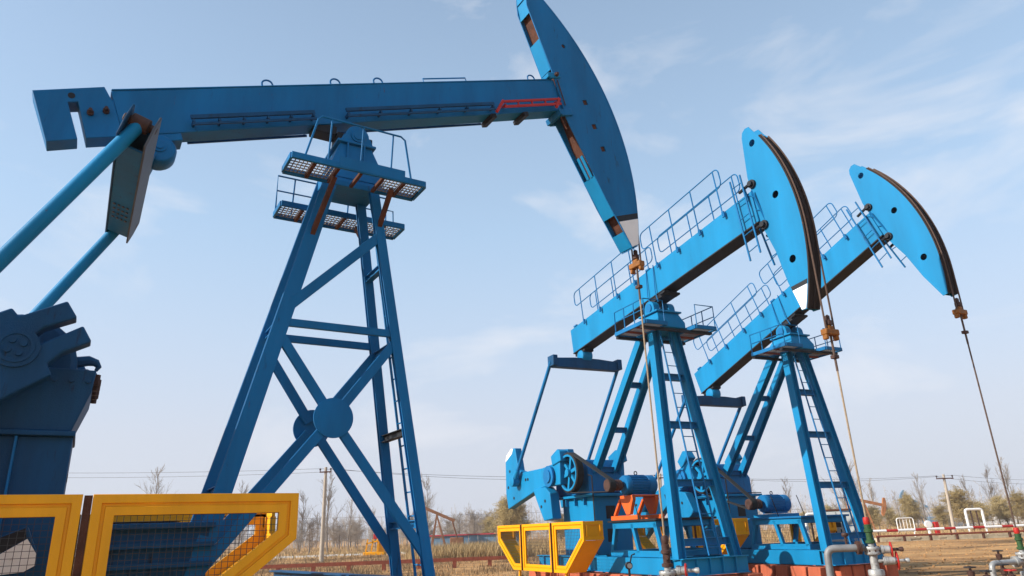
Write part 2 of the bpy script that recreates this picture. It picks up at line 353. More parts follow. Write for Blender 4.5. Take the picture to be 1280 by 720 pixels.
def bridle(parent, Rr, tau, H, th1, zc, zend, hy, ropemat, rodmat):
    """ropes over the head's rim, carrier bar and polished rod"""
    T = beam_matrix(H, tau)
    cb = MB(); cb.box((Rr, 0, zc), (.15, .35, .12)); cb.box((Rr, 0, zc+.09), (.10, .14, .08))
    for y in (-.135, .135): cb.box((Rr, y, zc-.10), (.11, .07, .10))
    co = cb.build('carrier_bar', 'brass', parent, bevel=.02)
    nb = MB(); nb.lathe([(.05, 0), (.07, .02), (.07, .10), (.045, .12), (.045, .2)], (Rr, 0, zc+.13), (0, 0, 1), 8); nb.build('clamp_nut', 'gunk', co)
    c2 = MB(); c2.box((Rr, 0, zc-.48), (.10, .13, .07)); c2.build('rod_clamp', 'gunk', co, bevel=.01)
    for y in (-hy, hy):
        a = [T @ Vector(((Rr+.016)*math.cos(t), y, (Rr+.016)*math.sin(t))) for t in [th1+(-tau-th1)*i/16 for i in range(17)]]
        m = MB(); m.tube(a+[Vector((Rr+.016, y, z)) for z in (H-.4, (H+zc)/2, zc)], .018, 6); m.build('bridle_rope', ropemat, parent)
    m = MB(); m.tube([(Rr, 0, zc+.35), (Rr, 0, zc-.75)], .022, 8); m.build('polished_rod', 'rope_dark', parent)
    m = MB(); m.tube([(Rr, 0, zc-.75), (Rr, 0, zend)], .017, 8); m.build('pumping_rod', rodmat, parent)

# ------------------------------------------------------------------ near pumping unit
H1, TAU1 = 8.01, R(19.86)
K1 = .8; L1 = (-1.996, 8.485, .31)          # size factor and place of the near unit
def near_unit():
    P = thing('pumping_unit', 'large dark blue pumping unit in the foreground with cross-braced tower and long walking beam', 'pumping unit', L1, R(31.48), 'blue pumping units'); P.scale = (K1,)*3
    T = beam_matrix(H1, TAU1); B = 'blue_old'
    # walking beam
    m = MB(T); m.b2((-3.67, -.15, .343), (4.70, .15, 1.045))
    m.b2((-3.66, -.165, 1.045), (4.66, .165, 1.07)); m.b2((-3.70, -.168, .318), (4.66, .168, .343))
    wb = m.build('walking_beam', B, P, bevel=.012)
    t = MB(T); t.prism([(-4.617, 1.085), (-3.735, 1.112), (-3.690, .90), (-3.672, .90), (-3.672, .322), (-4.13, .326), (-4.11, .89), (-4.235, .89), (-4.235, .318), (-4.604, .312)], -.152, .152)
    t.build('tail_weight', B, wb, bevel=.012)
    hl = MB(T); hl.lathe([(.045, 0), (.045, .006)], (-4.17, -.1525, .985), (0, -1, 0), 14); hl.build('bolt_hole', 'dark', wb)
    for bx, bz in ((-4.0, .70), (-3.80, .715)):
        b = MB(T); b.lathe([(.045, 0), (.045, .05), (.025, .05), (.025, .12), (.001, .12)], (bx, -.152, bz), (0, -1, 0), 8); b.build('bolt', 'gunk', wb)
    for bx in (-1.38, -.2, .62, 4.15):
        b = MB(T); b.tube([(bx-.085, -.1, 1.07)]+[(bx+.085*math.cos(a), -.1, 1.12+.075*math.sin(a)) for a in [math.pi*(1-i/8) for i in range(9)]]+[(bx+.085, -.1, 1.07)], .016, 6); b.build('lifting_ring', B, wb)
    b = MB(T); b.tube([(1.55, -.12, 1.07), (1.55, -.12, 1.15), (2.5, -.12, 1.15), (2.5, -.12, 1.07)], .014, 6); b.build('grab_rail', B, wb)
    for y in (-.30, .30):
        for x0, x1 in ((-2.74, -.82), (-.26, 2.82)):
            s = MB(T); s.bar((x0, y, .49), (x1, y, .475), .04, .06); s.bar((x0, y, .375), (x1, y, .36), .03, .035)
            k = 5
            for i in range(k+1):
                x = x0+.03+(x1-x0-.06)*i/k; s.bar((x, y*.5, .42), (x, y*1.06, .42), .03, .05)
            s.build('side_rail', 'blue_shade_grime', wb)  # shadow gap along the beam is put into the rails' darker colour
    rd = MB(T); y = -.30
    for z in (.51, .40): rd.bar((3.05, y, z), (4.52, y, z), .03, .045)
    rd.bar((2.82, y, .30), (3.07, y, .53), .05, .055); rd.bar((4.36, y, .33), (4.52, y, .52), .05, .055)
    for x in (3.4, 3.75, 4.1): rd.bar((x, y, .39), (x+.03, y, .52), .025, .03)
    for x in (3.1, 4.4): rd.bar((x, -.168, .45), (x, y, .45), .03, .03)
    rd.build('locking_bar', 'red', wb)
    for x in (2.8, 3.6):
        lg = MB(T); lg.b2((x-.06, -.21, .23), (x+.06, .21, .318)); lg.build('underside_lug', 'dark', wb, bevel=.01)
    # horsehead: side plates, rim, back plates
    RH, hw = 6.02, .195
    th1, th2 = R(33.2), R(-28.36)
    poly = [(4.71, 1.25), (4.70, 2.83), (4.76, 3.05), (4.86, 3.33)]+arc(0, 0, RH, th1, th2, 40)+[(5.10, -2.89), (4.89, -1.84), (4.70, -.5), (4.62, .12)]
    holes = [circ(5.30, 1.83, .05, 10), sq(5.314, .456, .06), sq(5.314, -.124, .06), sq(5.32, -.654, .06)]
    hh = MB(T)
    for s in (-1, 1): hh.plate(poly, holes, s*hw, s*(hw-.022))
    ho = hh.build('horsehead', B, P, smooth=30)
    rm = MB(T); rm.loft([[(r*math.cos(a), y, r*math.sin(a)) for r, y in ((RH+.002, -hw-.004), (RH+.002, hw+.004), (RH-.03, hw+.004), (RH-.03, -hw-.004))] for a in [th1+(th2-th1)*i/40 for i in range(41)]])
    rm.build('rim', B, ho)
    def back(p, q, mat='blue', nm='back_plate'):
        k = MB(T); n = Vector((q[1]-p[1], 0, -(q[0]-p[0]))).normalized()*.02
        if n.x < 0: n = -n
        rg = []
        for e in (p, q): e = Vector((e[0], 0, e[1])); rg.append([e+Vector((0, -hw+.023, 0)), e+Vector((0, hw-.023, 0)), e+Vector((0, hw-.023, 0))+n, e+Vector((0, -hw+.023, 0))+n])
        k.loft(rg); return k.build(nm, mat, ho, smooth=0)
    back((4.702, 1.28), (4.702, 2.02)); back((4.702, 2.66), (4.765, 3.02)); back((4.77, 3.06), (4.86, 3.33))
    back((5.02, -2.52), (5.095, -2.88)); back((4.80, -1.22), (4.945, -2.14)); back((5.10, -2.895), (5.29, -2.865), 'blue_old', 'bottom_plate')
    for y in (-.10, .02):
        k = MB(T); k.bar((4.735, y, -.72), (4.80, y, -1.22), .075, .02, up=(1, 0, .1)); k.build('back_slat', 'blue', ho)
    k = MB(T); k.prism([(4.79, 1.3), (4.79, 3.0), (5.0, 3.2), (5.5, 2.0), (5.85, 0), (5.25, -2.75), (5.17, -2.75), (4.80, -.5), (4.80, 0)], -.17, .17); k.build('inner_web', 'rust', ho)
    for s in (-1, 1):
        tp = MB(T); y = s*(hw+.002); pw = [(5.0, -2.30)]+arc(0, 0, RH-.006, R(-22.6), R(-28.3), 6)+[(5.105, -2.875)]
        tp.prism(pw, y, y+s*.003); tp.build('white_tip', 'white', ho)
        tp = MB(T); tp.prism([(4.975, -2.17)]+arc(0, 0, RH-.006, R(-21.3), R(-22.5), 3)+[(5.0, -2.295)], y, y+s*.003); tp.build('dark_band', 'dark', ho)
    hd = MB(T); hd.b2((4.56, -.23, 1.05), (4.86, -.17, 1.18)); hd.b2((4.56, .17, 1.05), (4.86, .23, 1.18)); hd.b2((4.52, -.24, 1.075), (4.60, .24, 1.16))
    hd.build('head_hinge', 'blue', wb, bevel=.012)
    hd = MB(T); hd.b2((4.50, -.25, .16), (4.80, -.19, .31)); hd.b2((4.50, .19, .16), (4.80, .25, .31)); hd.b2((4.45, -.26, .18), (4.54, .26, .31)); hd.build('head_hinge', B, wb, bevel=.012)
    hd = MB(T); hd.lathe([(.05, 0), (.05, .03), (.03, .03), (.03, .07), (.001, .07)], (4.75, -.235, 1.115), (0, -1, 0), 10); hd.tube([(4.74, -.22, 1.0), (4.70, -.22, .4)], .012, 5); hd.build('hinge_pin', 'gunk', wb)
    # saddle bearing and post top
    zs, zt = .85, 7.467
    def leg(xb, xt, y0, y1, z): t = (z-zs)/(zt-zs); return Vector((xb+(xt-xb)*t, y0+(y1-y0)*t, z))
    F = lambda s, z: leg(1.02, .033, s*.615, s*.294, z)
    Q = lambda s, z: leg(-2.162, -.492, s*.615, s*.294, z)
    for s in (-1, 1):
        for fn, w_, d_ in ((F, .155, .10), (Q, .22, .085)):
            m = MB(); m.hbeam(fn(s, .86), fn(s, 7.30), w_, d_, .018, up=(0, 1, 0)); m.build('leg', B, P, bevel=.004)
    cp = MB(); cp.loft([[(-.66, -.40, 7.05), (.26, -.40, 7.05), (.26, .40, 7.05), (-.66, .40, 7.05)], [(-.66, -.40, 7.22), (.26, -.40, 7.22), (.26, .40, 7.22), (-.66, .40, 7.22)], [(-.50, -.36, 7.70), (.04, -.36, 7.70), (.04, .36, 7.70), (-.50, .36, 7.70)]])
    cp.b2((-.56, -.42, 7.70), (.10, .42, 7.745)); post = cp.build('post_cap', B, P, bevel=.012)
    cp = MB()
    for x in (-.38, -.10): cp.b2((x-.012, -.42, 7.28), (x+.012, -.36, 7.70))
    cp.build('cap_rib', B, post)
    for s in (-1, 1):
        sb = MB(); sb.prism([(-.50, 7.746), (.05, 7.746), (.0, 7.86)]+arc(-.22, 7.86, .20, 0, math.pi, 10)+[(-.45, 7.86)], s*.20, s*.40); so_ = sb.build('saddle_bearing', B, P, bevel=.012)
        e = MB(); e.lathe([(.12, 0), (.12, .025), (.08, .025), (.08, .04), (.001, .04)], (-.22, s*.40, 7.87), (0, s, 0), 16); e.build('bearing_cover', B, so_)
    m = MB(); m.b2((-.5, -.17, 7.80), (.12, .17, 8.02)); m.b2((-.9, -.14, 7.95), (-.5, .14, 8.12)); m.build('saddle', 'dark', P, bevel=.02)
    # side bracing
    for s in (-1, 1):
        m = MB(); m.bar(Q(s, 4.51), F(s, 4.51), .06, .115); m.build('cross_bar', B, P, bevel=.006)
        zc = 3.154; mid = (Q(s, zc)+F(s, zc))/2; out = Vector((0, s*.02, 0))
        for a, b in ((Q(s, 4.35), F(s, 1.25)), (F(s, 4.38), Q(s, 1.15))):
            for u, w in ((a, mid), (mid, b)):
                m = MB(); d = (w-u).normalized(); e0 = u+d*.02; e1 = w-d*.0
                if u is mid: e0 = mid+d*.1; e1 = w
                else: e1 = mid-d*.1
                m.hbeam(e0, e1, .135, .07, .014, up=(0, 1, 0)); m.build('diagonal_brace', B, P, bevel=.004)
        m = MB(); nrm = (F(s, 4)-Q(s, 4)).cross(F(s, 2)-F(s, 4)).normalized()
        if nrm.y*s < 0: nrm = -nrm
        m.lathe([(.285, .036), (.285, .056), (.275, .059)], mid, nrm, 40); m.build('brace_disc', B, P)
    m = MB(); m.hbeam(Q(-1, 4.80)+Vector((.05, 0, 0)), F(-1, 6.15), .15, .085, .014, up=(0, 1, 0)); m.build('diagonal_brace', B, P, bevel=.004)
    for z in (1.7, 3.02, 4.35, 5.65):
        m = MB(); a, b = F(-1, z), F(1, z); m.hbeam(a+Vector((0, .05, 0)), b-Vector((0, .05, 0)), .10, .11, .012); m.build('end_bar', B if z != 3.02 else 'dark', P)
    for z in (2.2, 4.51):
        m = MB(); a, b = Q(-1, z), Q(1, z); m.hbeam(a+Vector((0, .05, 0)), b-Vector((0, .05, 0)), .10, .11, .012); m.build('end_bar', B, P)
    off = Vector((.14, 0, 0))
    a0, a1 = F(0, .95)+off, F(0, 6.9)+off
    ladder(P, None, a0+Vector((0, .20, 0)), a1+Vector((0, .16, 0)), a0+Vector((0, -.16, 0)), a1+Vector((0, -.16, 0)), 17, mat=B)
    # service platform
    Z = 6.85
    for s in (-1, 1):
        pf = wing(P, *((-1.42, .70) if s < 0 else (-1.17, 1.02)), *sorted((s*1.10, s*.56)), Z, None, B, 'rust', cells=6, skip=(2, 3) if s < 0 else ())
        for x, xe, ze in ((-.70, -1.12, 5.95), (.22, .10, 6.3)):
            st = MB(); st.bar((x, s*.85, Z-.07), (lerp(Q(s, ze), F(s, ze), .0 if x < 0 else 1)), .07, .07, up=(1, 0, 0)); st.build('support_strut', 'rust', pf)
        y = s*1.09; zt_ = 7.62
        rl = MB(); rl.tube([(-1.22, y, Z+.05), (-1.06, y, zt_-.06), (-1.0, y, zt_), (.27, y, zt_), (.34, y, zt_-.05), (.45, y, Z+.05)] if s < 0 else [(-1.15, y, Z+.05), (-1.15, y, zt_), (.86, y, zt_), (.86, y, Z+.05)], .016, 6)
        if s > 0: rl.tube([(-1.15, y, 7.33), (.86, y, 7.33)], .013, 6); rl.tube([(.86, y, 7.38), (1.0, y, 7.38), (1.02, y, Z+.05)], .013, 6)
        ro = rl.build('handrail', B, P)
        for x in (-.88, -.38, .11):
            p = MB(); p.tube([(x, y, Z+.05), (x+.03, y, zt_)], .014, 6); p.build('post', B, ro)
    tb = MB(); tb.b2((-.72, -1.125, 6.82), (.34, -1.121, 7.0)); tb.build('toe_board', B, P, bevel=.004)
    m = MB(); m.b2((-.62, -.40, 6.97), (.22, .40, 7.04)); m.build('top_plate', B, P, bevel=.006)
    # tail bearing and equalizer
    m = MB(T); m.lathe([(.12, -.20), (.21, -.17), (.24, -.1), (.24, .1), (.21, .17), (.12, .20)], (-3.25, 0, .10), (0, 1, 0), 24); m.b2((-3.55, -.16, .20), (-2.9, .16, .316)); tbx = m.build('tail_bearing', B, P, bevel=.012)
    for y in (-.2, .2):
        k = MB(T); k.lathe([(.09, 0), (.09, .03), (.05, .03), (.05, .05), (.001, .05)], (-3.25, y, .10), (0, 1 if y > 0 else -1, 0), 16); k.build('bearing_cover', B, tbx)
    EX, EZ, EW = -3.36, 6.50, 1.60
    TE = Matrix.Translation((EX, 0, EZ)) @ Matrix.Rotation(R(17), 4, 'Y')
    def ear_plate(x0, x1, z0, z1, L):
        q = MB(TE); pr = [(-L, z0), (L, z0), (L+.10, (z0+z1)/2), (L+.06, z1), (-L-.06, z1), (-L-.10, (z0+z1)/2)]
        q.loft([[(x, y, z) for y, z in pr] for x in (x0, x1)]); return q
    m = MB(TE); m.b2((-.149, -EW+.14, -.30), (.149, EW-.14, -.27)); m.b2((-.149, -EW+.14, .10), (.149, EW-.14, .13)); m.b2((-.13, -.3, .13), (.13, .3, .40)); eq = m.build('equalizer', B, P, bevel=.006)
    ear_plate(.15, .175, -.31, .13, EW+.08).build('equalizer_plate', 'plate_grey', eq, bevel=.006); ear_plate(-.175, -.15, -.31, .13, EW+.08).build('equalizer_plate', 'blue_shade_grime', eq, bevel=.006)  # one side ground-lit, the other shaded, both by colour
    for i in range(4):
        for x in (-.09, -.03, .03, .09):
            q = MB(TE); q.lathe([(.02, 0), (.02, .018), (.001, .018)], (x, .35+i*.16, -.30), (0, 0, -1), 6); q.build('rivet', 'plate_grey', eq)
    PX, PZ = -5.55, 2.5
    for s in (-1, 1):
        y = s*EW; a = Vector((EX-.02, y, EZ)); b = Vector((PX, y, PZ)); d = (b-a).normalized()
        m = MB(); m.tube([a+d*.0, b-d*.3], .085, 16); rod = m.build('pitman_rod', 'blue', P)
        k = MB(); k.lathe([(.035, -.20), (.055, -.19), (.055, .19), (.035, .20)], a, (.956, 0, -.292), 12); k.lathe([(.085, -.11), (.10, -.10), (.10, .10), (.085, .11)], a, (.956, 0, -.292), 16); k.build('rod_pin', 'gunk', rod)
        k = MB(); k.lathe([(.12, -.3), (.2, -.28), (.2, .28), (.12, .3)], b, (0, 1, 0), 20); k.build('rod_bearing', B, rod)
    # crank with split prongs, hub and lower weight
    for s in (-1, 1):
        y0, y1 = s*1.05, s*.80
        poly = [(-4.44, 4.08), (-4.34, 4.14), (-4.26, 4.05), (-3.825, 4.29), (-3.70, 4.10), (-4.00, 3.95), (-4.13, 3.80), (-4.00, 3.76), (-3.627, 4.01), (-3.517, 3.83), (-3.78, 3.68), (-3.92, 3.53), (-3.85, 3.41), (-4.30, 3.08), (-5.2, 2.15), (-5.75, 2.1), (-5.85, 2.75), (-5.0, 3.75)]
        m = MB(); m.prism(poly, y0, y1); cr_ = m.build('crank', 'blue_shade_grime', P, bevel=.02)
        h = MB(); yy = y0
        h.lathe([(.23, 0), (.23, .03), (.18, .03), (.18, .045), (.145, .045), (.145, .03), (.001, .03)], (-4.23, yy, 3.69), (0, s, 0), 30); ho_ = h.build('crank_hub', 'blue_shade_grime', cr_)
        for k in range(4):
            a = math.pi/2*k+.5; q = MB(); q.lathe([(.035, 0), (.035, .03), (.001, .03)], (-4.23+.08*math.cos(a), yy+s*.03, 3.69+.08*math.sin(a)), (0, s, 0), 10); q.build('hub_bolt', 'blue_shade_grime', cr_)
        w = MB(); w.prism([(-4.9, 2.9), (-4.55, 2.2), (-4.04, 1.69), (-3.82, 1.79), (-3.70, 1.52), (-3.69, 1.38), (-3.79, 1.325), (-4.4, 1.28), (-5.2, 1.7), (-5.5, 2.3)], s*1.02, s*.74); cw = w.build('counterweight', 'blue_shade_grime', P, bevel=.02)
        t = MB(); t.prism([(-4.04, 1.50), (-3.80, 1.66), (-3.70, 1.51), (-3.695, 1.39), (-3.79, 1.332), (-4.3, 1.295)], s*1.022, s*1.027); t.build('white_tip', 'white', cw)
        t = MB(); t.prism([(-4.04, 1.505), (-3.81, 1.665), (-3.83, 1.77), (-4.04, 1.68)], s*1.022, s*1.027); t.build('dark_band', 'dark', cw)
    rk = MB()
    for i in range(11):
        t = i/10; rk.box((-4.32-.75*t, -1.055, 3.05-.72*t), (.035, .03, .07), Matrix.Rotation(-R(40), 3, 'Y'))
    rk.build('crank_rack', 'blue_shade_grime', P)
    # gearbox on its stand
    g = MB(); g.loft([[(-5.0, -.62, 3.58), (-3.42, -.62, 3.58), (-3.42, .62, 3.58), (-5.0, .62, 3.58)], [(-5.0, -.62, 3.30), (-3.44, -.62, 3.30), (-3.44, .62, 3.30), (-5.0, .62, 3.30)], [(-4.95, -.55, 2.85), (-3.58, -.55, 2.85), (-3.58, .55, 2.85), (-4.95, .55, 2.85)]])
    g.lathe([(.55, -.5), (.62, -.45), (.62, .45), (.55, .5)], (-4.25, 0, 3.62), (0, 1, 0), 30); gb = g.build('gearbox', 'blue_shade_grime', P, bevel=.015)
    for z in (3.62, 3.79):
        k = MB(); k.tube([(-3.66, -.3, z-.06), (-3.52, -.3, z-.03), (-3.44, -.3, z-.05), (-3.405, -.3, z-.10), (-3.43, -.3, z-.15)], [.07, .065, .05, .035, .02], 8); k.build('lifting_hook', 'blue_shade_grime', gb)
    for i in range(9):
        k = MB(); k.lathe([(.028, 0), (.028, .035), (.001, .035)], (-4.85+.17*i, -.62, 3.44), (0, -1, 0), 6); k.build('flange_bolt', 'blue_shade_grime', gb)
    for y in (-.45, -.15, .15, .45):
        k = MB(); k.lathe([(.035, -.10), (.035, .10)], (-3.40, y, 3.46), (0, 0, 1), 6); k.lathe([(.05, -.04), (.05, .04)], (-3.40, y, 3.46), (0, 0, 1), 6); k.build('flange_bolt', 'gunk', gb)
    g = MB(); g.b2((-5.0, -.60, 2.79), (-3.53, .60, 2.85)); g.b2((-4.95, -.5, .85), (-3.55, .5, 2.79))
    st = g.build('gearbox_stand', 'blue_shade_grime', P, bevel=.012)
    for x in (-4.6, -4.1):
        k = MB(); k.b2((x-.012, -.58, 1.0), (x+.012, -.5, 2.78)); k.build('stand_rib', B, st)
    k = MB(); k.lathe([(.05, 0), (.05, .008)], (-3.55, -.1, 2.35), (1, 0, 0), 16); k.build('stand_hole', 'dark', st)
    g = MB(); g.b2((-3.15, -.62, .85), (-1.95, .62, 1.80)); bs = g.build('base_block', 'blue_shade_grime', P, bevel=.01)
    for z in (1.10, 1.32, 1.54, 1.76):
        k = MB(); k.b2((-3.2, -.72, z-.03), (-1.9, .66, z+.03)); k.build('ledge', 'blue_shade_grime', bs, bevel=.006)
    # skid
    for y in (-.75, .75):
        m = MB(); m.hbeam((-5.6, y, .66), (1.9, y, .66), .22, .38, .02); m.build('skid_beam', B, P)
    for x in (-5.3, -3.3, -1.6, 1.6):
        m = MB(); m.hbeam((x, -.64, .66), (x, .64, .66), .18, .34, .02); m.build('skid_crossbeam', B, P)
    m = MB(); m.hbeam((-.15, 3.6, .93), (.48, -2.2, .93), .20, .22, .02); m.build('outrigger_beam', 'blue_shade_grime', P)  # shade on this beam is put into its darker colour
    bridle(P, RH, TAU1, H1, R(30), 6.73, 1.35, .12, 'rope_dark', 'rope')
    return P
near_unit()

# ------------------------------------------------------------------ the two sunlit units
H2 = 7.067
def far_unit(label, loc, psi, tau, orange, zc, zend, crank_rot, white):
    P = thing('pumping_unit', label, 'pumping unit', loc, psi, 'blue pumping units'); T = beam_matrix(H2, tau); B = 'blue'
    bw = .20; z0, z1 = .16, .93; RR = 4.963; hw = .158
    m = MB(T); m.b2((-4.32, -bw, z0), (3.92, bw, z1)); wb = m.build('walking_beam', B, P, bevel=.012)
    for x in (-4.0, -.05): 
        k = MB(T); k.b2((x-.08, -.22, z1), (x+.08, .22, z1+.05)); k.build('top_lug', 'blue_old', wb, bevel=.008)
    k = MB(T); k.b2((-4.315, -bw-.012, z0-.025), (3.9, bw+.012, z0)); k.build('bottom_flange', 'dark', wb)  # shade under the beam is put into this near-black strip
    for y in (-.29, .29):
        handrail(P, T, -3.70, -.35, y, z1-.14, 1.47, 1.93, (-3.35, -2.42, -1.48, -.60))
        handrail(P, T, .0, 3.24, y, z1-.14, 1.50, 2.0, (.46, 1.32, 2.2, 3.06))
    k = MB(T); k.tube([(-.10, -.22, .98), (-.18, -.26, .2), (-.1, -.26, -.1)], .014, 6); k.tube([(.22, -.22, .96), (.16, -.26, .2), (.2, -.26, -.1)], .014, 6); k.build('beam_step', 'blue_old', wb)
    # horsehead
    th1, th2 = R(24.4), R(-25.6)
    poly = [(3.93, .05), (3.90, 1.31), (4.04, 2.30), (4.09, 2.41), (4.19, 2.46), (4.30, 2.43), (4.41, 2.20)]+arc(0, 0, RR, th1, th2, 34)+[(4.32, -2.12), (4.18, -1.43), (4.10, -.68)]
    hm = MB(T); hm.plate(poly, [circ(4.275, 2.0, .085), circ(4.49, .50, .085), circ(4.45, -1.03, .085)], -hw, -hw+.02)
    hm.plate(poly, [circ(4.275, 2.0, .085), circ(4.49, .50, .085), circ(4.45, -1.03, .085)], hw, hw-.02); ho = hm.build('horsehead', B, P, smooth=30)
    bk = MB(T); pts = [(4.33, -2.10), (4.19, -1.43), (4.11, -.68), (3.94, .05), (3.91, 1.31), (4.05, 2.30), (4.10, 2.40)]
    bk.loft([[(x, y, z) for x, y in ((p, -hw+.021), (p, hw-.021), (p+.02, hw-.021), (p+.02, -hw+.021))] for p, z in pts]); bk.build('back_plate', B, ho)
    rm = MB(T); prof = [(RR+.004, -hw-.004), (RR+.004, -.10), (RR-.012, -.09), (RR-.012, -.03), (RR+.004, -.02), (RR+.004, .02), (RR-.012, .03), (RR-.012, .09), (RR+.004, .10), (RR+.004, hw+.004), (RR-.03, hw+.004), (RR-.03, -hw-.004)]
    rm.loft([[(r*math.cos(a), y, r*math.sin(a)) for r, y in prof] for a in [th1+(th2-th1)*i/34 for i in range(35)]]); rm.build('rim', 'rust_dark', ho)
    iw = MB(T); iw.prism([(4.0, .1), (4.0, 1.3), (4.18, 2.1), (4.45, 1.9), (4.88, .3), (4.8, -1.2), (4.5, -2.0), (4.3, -1.5)], -.01, .01)
    if white:
        for s in (-1, 1):
            y = s*(hw+.001); w = MB(T); w.prism([(4.235, -1.66)]+arc(0, 0, RR-.05, R(-19.9), th2, 5)+[(4.33, -2.115)], y, y+s*.003); w.build('white_tip', 'white', ho)
            w = MB(T); w.prism([(4.215, -1.565)]+arc(0, 0, RR-.05, R(-18.7), R(-19.8), 3)+[(4.235, -1.655)], y, y+s*.003); w.build('dark_band', 'dark', ho)
    for bx, bz in ((3.93, 1.08), (3.96, .02)):
        for s in (-1, 1):
            k = MB(T); k.lathe([(.055, 0), (.10, .0), (.10, .05), (.06, .05), (.06, .11), (.001, .11)], (bx+.06, s*(hw+.001), bz), (0, s, 0), 14); k.tube([(bx-.30, s*(bw+.03), bz-.02), (bx+.02, s*(bw+.03), bz)], .035, 8); k.build('head_bolt', 'dark', wb)
    ladder(P, T, (3.51, -.30, -.62), (3.51, -.30, 1.42), (3.83, -.30, -.58), (3.83, -.30, 1.40), 5)
    ladder(P, T, (3.86, -.02, -.86), (3.80, -.24, 1.1), (4.14, -.02, -.82), (3.98, -.24, .9), 5)
    # post: two front legs, two raking rear legs
    F = lambda s, z: Vector((.64+(-.10-.64)*(z-.85)/5.75, s*(.79+(.29-.79)*(z-.85)/5.75), z))
    Q = lambda s, z: Vector((-.32-(6.60-z)*.842, s*(.25+.022*(6.6-z)), z))
    for s in (-1, 1):
        m = MB(); m.hbeam(F(s, .80), F(s, 6.45), .22, .22, .02, up=(0, 1, 0)); m.build('leg', B, P, bevel=.004)
        m = MB(); m.hbeam(Q(s, 2.35), Q(s, 6.45), .22, .20, .02, up=(0, 1, 0)); m.build('leg', B, P, bevel=.004)
    for z in (5.05, 3.84, 2.47, 1.17):
        m = MB(); m.hbeam(F(-1, z)+Vector((0, .10, 0)), F(1, z)-Vector((0, .10, 0)), .16, .16, .014); m.build('cross_bar', 'blue_old', P)
    for z in (5.17, 4.09, 3.1):
        m = MB(); m.hbeam(Q(-1, z)+Vector((0, .1, 0)), Q(1, z)-Vector((0, .1, 0)), .14, .14, .014); m.build('cross_bar', 'blue_old', P)
    off = Vector((.17, 0, 0))
    ladder(P, None, F(0, .88)+off+Vector((0, -.10, 0)), F(0, 6.2)+off+Vector((0, -.24, 0)), F(0, .88)+off+Vector((0, .24, 0)), F(0, 6.2)+off+Vector((0, .06, 0)), 15)
    m = MB(); m.loft([[(x*k+xo, y*k2, z) for x, y in ((-1, -1), (1, -1), (1, 1), (-1, 1))] for z, k, xo, k2 in ((6.30, .50, -.16, .42), (6.45, .50, -.16, .42), (6.72, .33, -.12, .33))]); m.b2((-.52, -.40, 6.72), (.28, .40, 6.765)); cap = m.build('post_cap', B, P, bevel=.012)
    for s in (-1, 1):
        m = MB(); m.prism([(-.33, 6.766), (.12, 6.766), (.10, 6.86)]+arc(-.10, 6.88, .20, 0, math.pi, 10)+[(-.30, 6.86)], s*.14, s*.34); sbz = m.build('saddle_bearing', B, P, bevel=.012)
        e = MB(); e.lathe([(.12, 0), (.12, .03), (.001, .03)], (-.1, s*.34, 6.89), (0, s, 0), 14); e.build('bearing_cover', 'blue_old', sbz)
    m = MB(T); m.b2((-.42, -.20, .0), (.46, .20, .134)); m.b2((.30, -.26, .03), (.50, .26, .09)); m.build('saddle', 'dark', P, bevel=.015)
    # platform wings
    for s in (-1, 1):
        wing(P, -.62, .70, *sorted((s*1.10, s*.44)), 6.26, None, 'blue_old', cells=3)
        y = s*1.09
        rl = MB(); rl.tube([(-.60, y, 6.31), (-.60, y, 6.85), (.68, y, 6.85), (.68, y, 6.31)], .015, 6); rl.tube([(-.60, y, 6.58), (.68, y, 6.58)], .013, 6); rl.tube([(.68, y, 6.85), (.68, s*.5, 6.85), (.68, s*.5, 6.31)], .014, 6)
        ro = rl.build('handrail', 'blue_old', P)
        for x in (-.18, .25): 
            p = MB(); p.tube([(x, y, 6.31), (x, y, 6.85)], .014, 6); p.build('post', 'blue_old', ro)
    m = MB()
    for x in (-.58, .50): m.b2((x-.05, -1.08, 6.14), (x+.05, 1.08, 6.20))
    m.build('platform_beam', 'dark', P)
    # equalizer, pitman rods
    hg = T @ Vector((-4.0, 0, -.04)); ex, ez = hg.x, hg.z-.24
    m = MB(); m.lathe([(.10, -.2), (.18, -.17), (.20, -.08), (.20, .08), (.18, .17), (.10, .2)], hg, (0, 1, 0), 22); m.b2((hg.x-.14, -.14, hg.z-.15), (hg.x+.14, .14, hg.z-.05)); m.build('tail_bearing', B, P, bevel=.012)
    m = MB(T); m.b2((-4.28, -.16, .04), (-3.72, .16, .134)); m.build('bearing_seat', 'dark', P)
    m = MB(); m.loft([[(ex-.13, y, ez+h), (ex+.13, y, ez+h), (ex+.13, y, ez-.17), (ex-.13, y, ez-.17)] for y, h in ((-1.14, .10), (-.4, .15), (.4, .15), (1.14, .10))]); eq = m.build('equalizer', 'blue_shade_grime', P, bevel=.012)  # shade below the tail is put into the darker colour
    for y in (-1.14, 1.14):
        k = MB(); k.b2((ex-.18, y-.08, ez-.14), (ex+.18, y+.08, ez+.18)); k.build('end_block', 'blue_shade_grime', eq, bevel=.015)
    sx, sz = -4.55, 3.02
    def rot(p): a = crank_rot; dx, dz = p[0]-sx, p[1]-sz; return (sx+dx*math.cos(a)-dz*math.sin(a), sz+dx*math.sin(a)+dz*math.cos(a))
    pin = rot((-6.735, 3.05))
    arm = [rot(p) for p in [(-7.571, 2.226), (-7.701, 2.707), (-7.673, 3.77), (-7.58, 3.93), (-7.19, 4.12), (-6.91, 4.10), (-6.705, 3.38), (-6.345, 3.29), (-5.06, 3.30), (-4.41, 3.36), (-3.97, 3.42), (-4.0, 2.75), (-5.03, 2.75), (-5.604, 2.667)]]
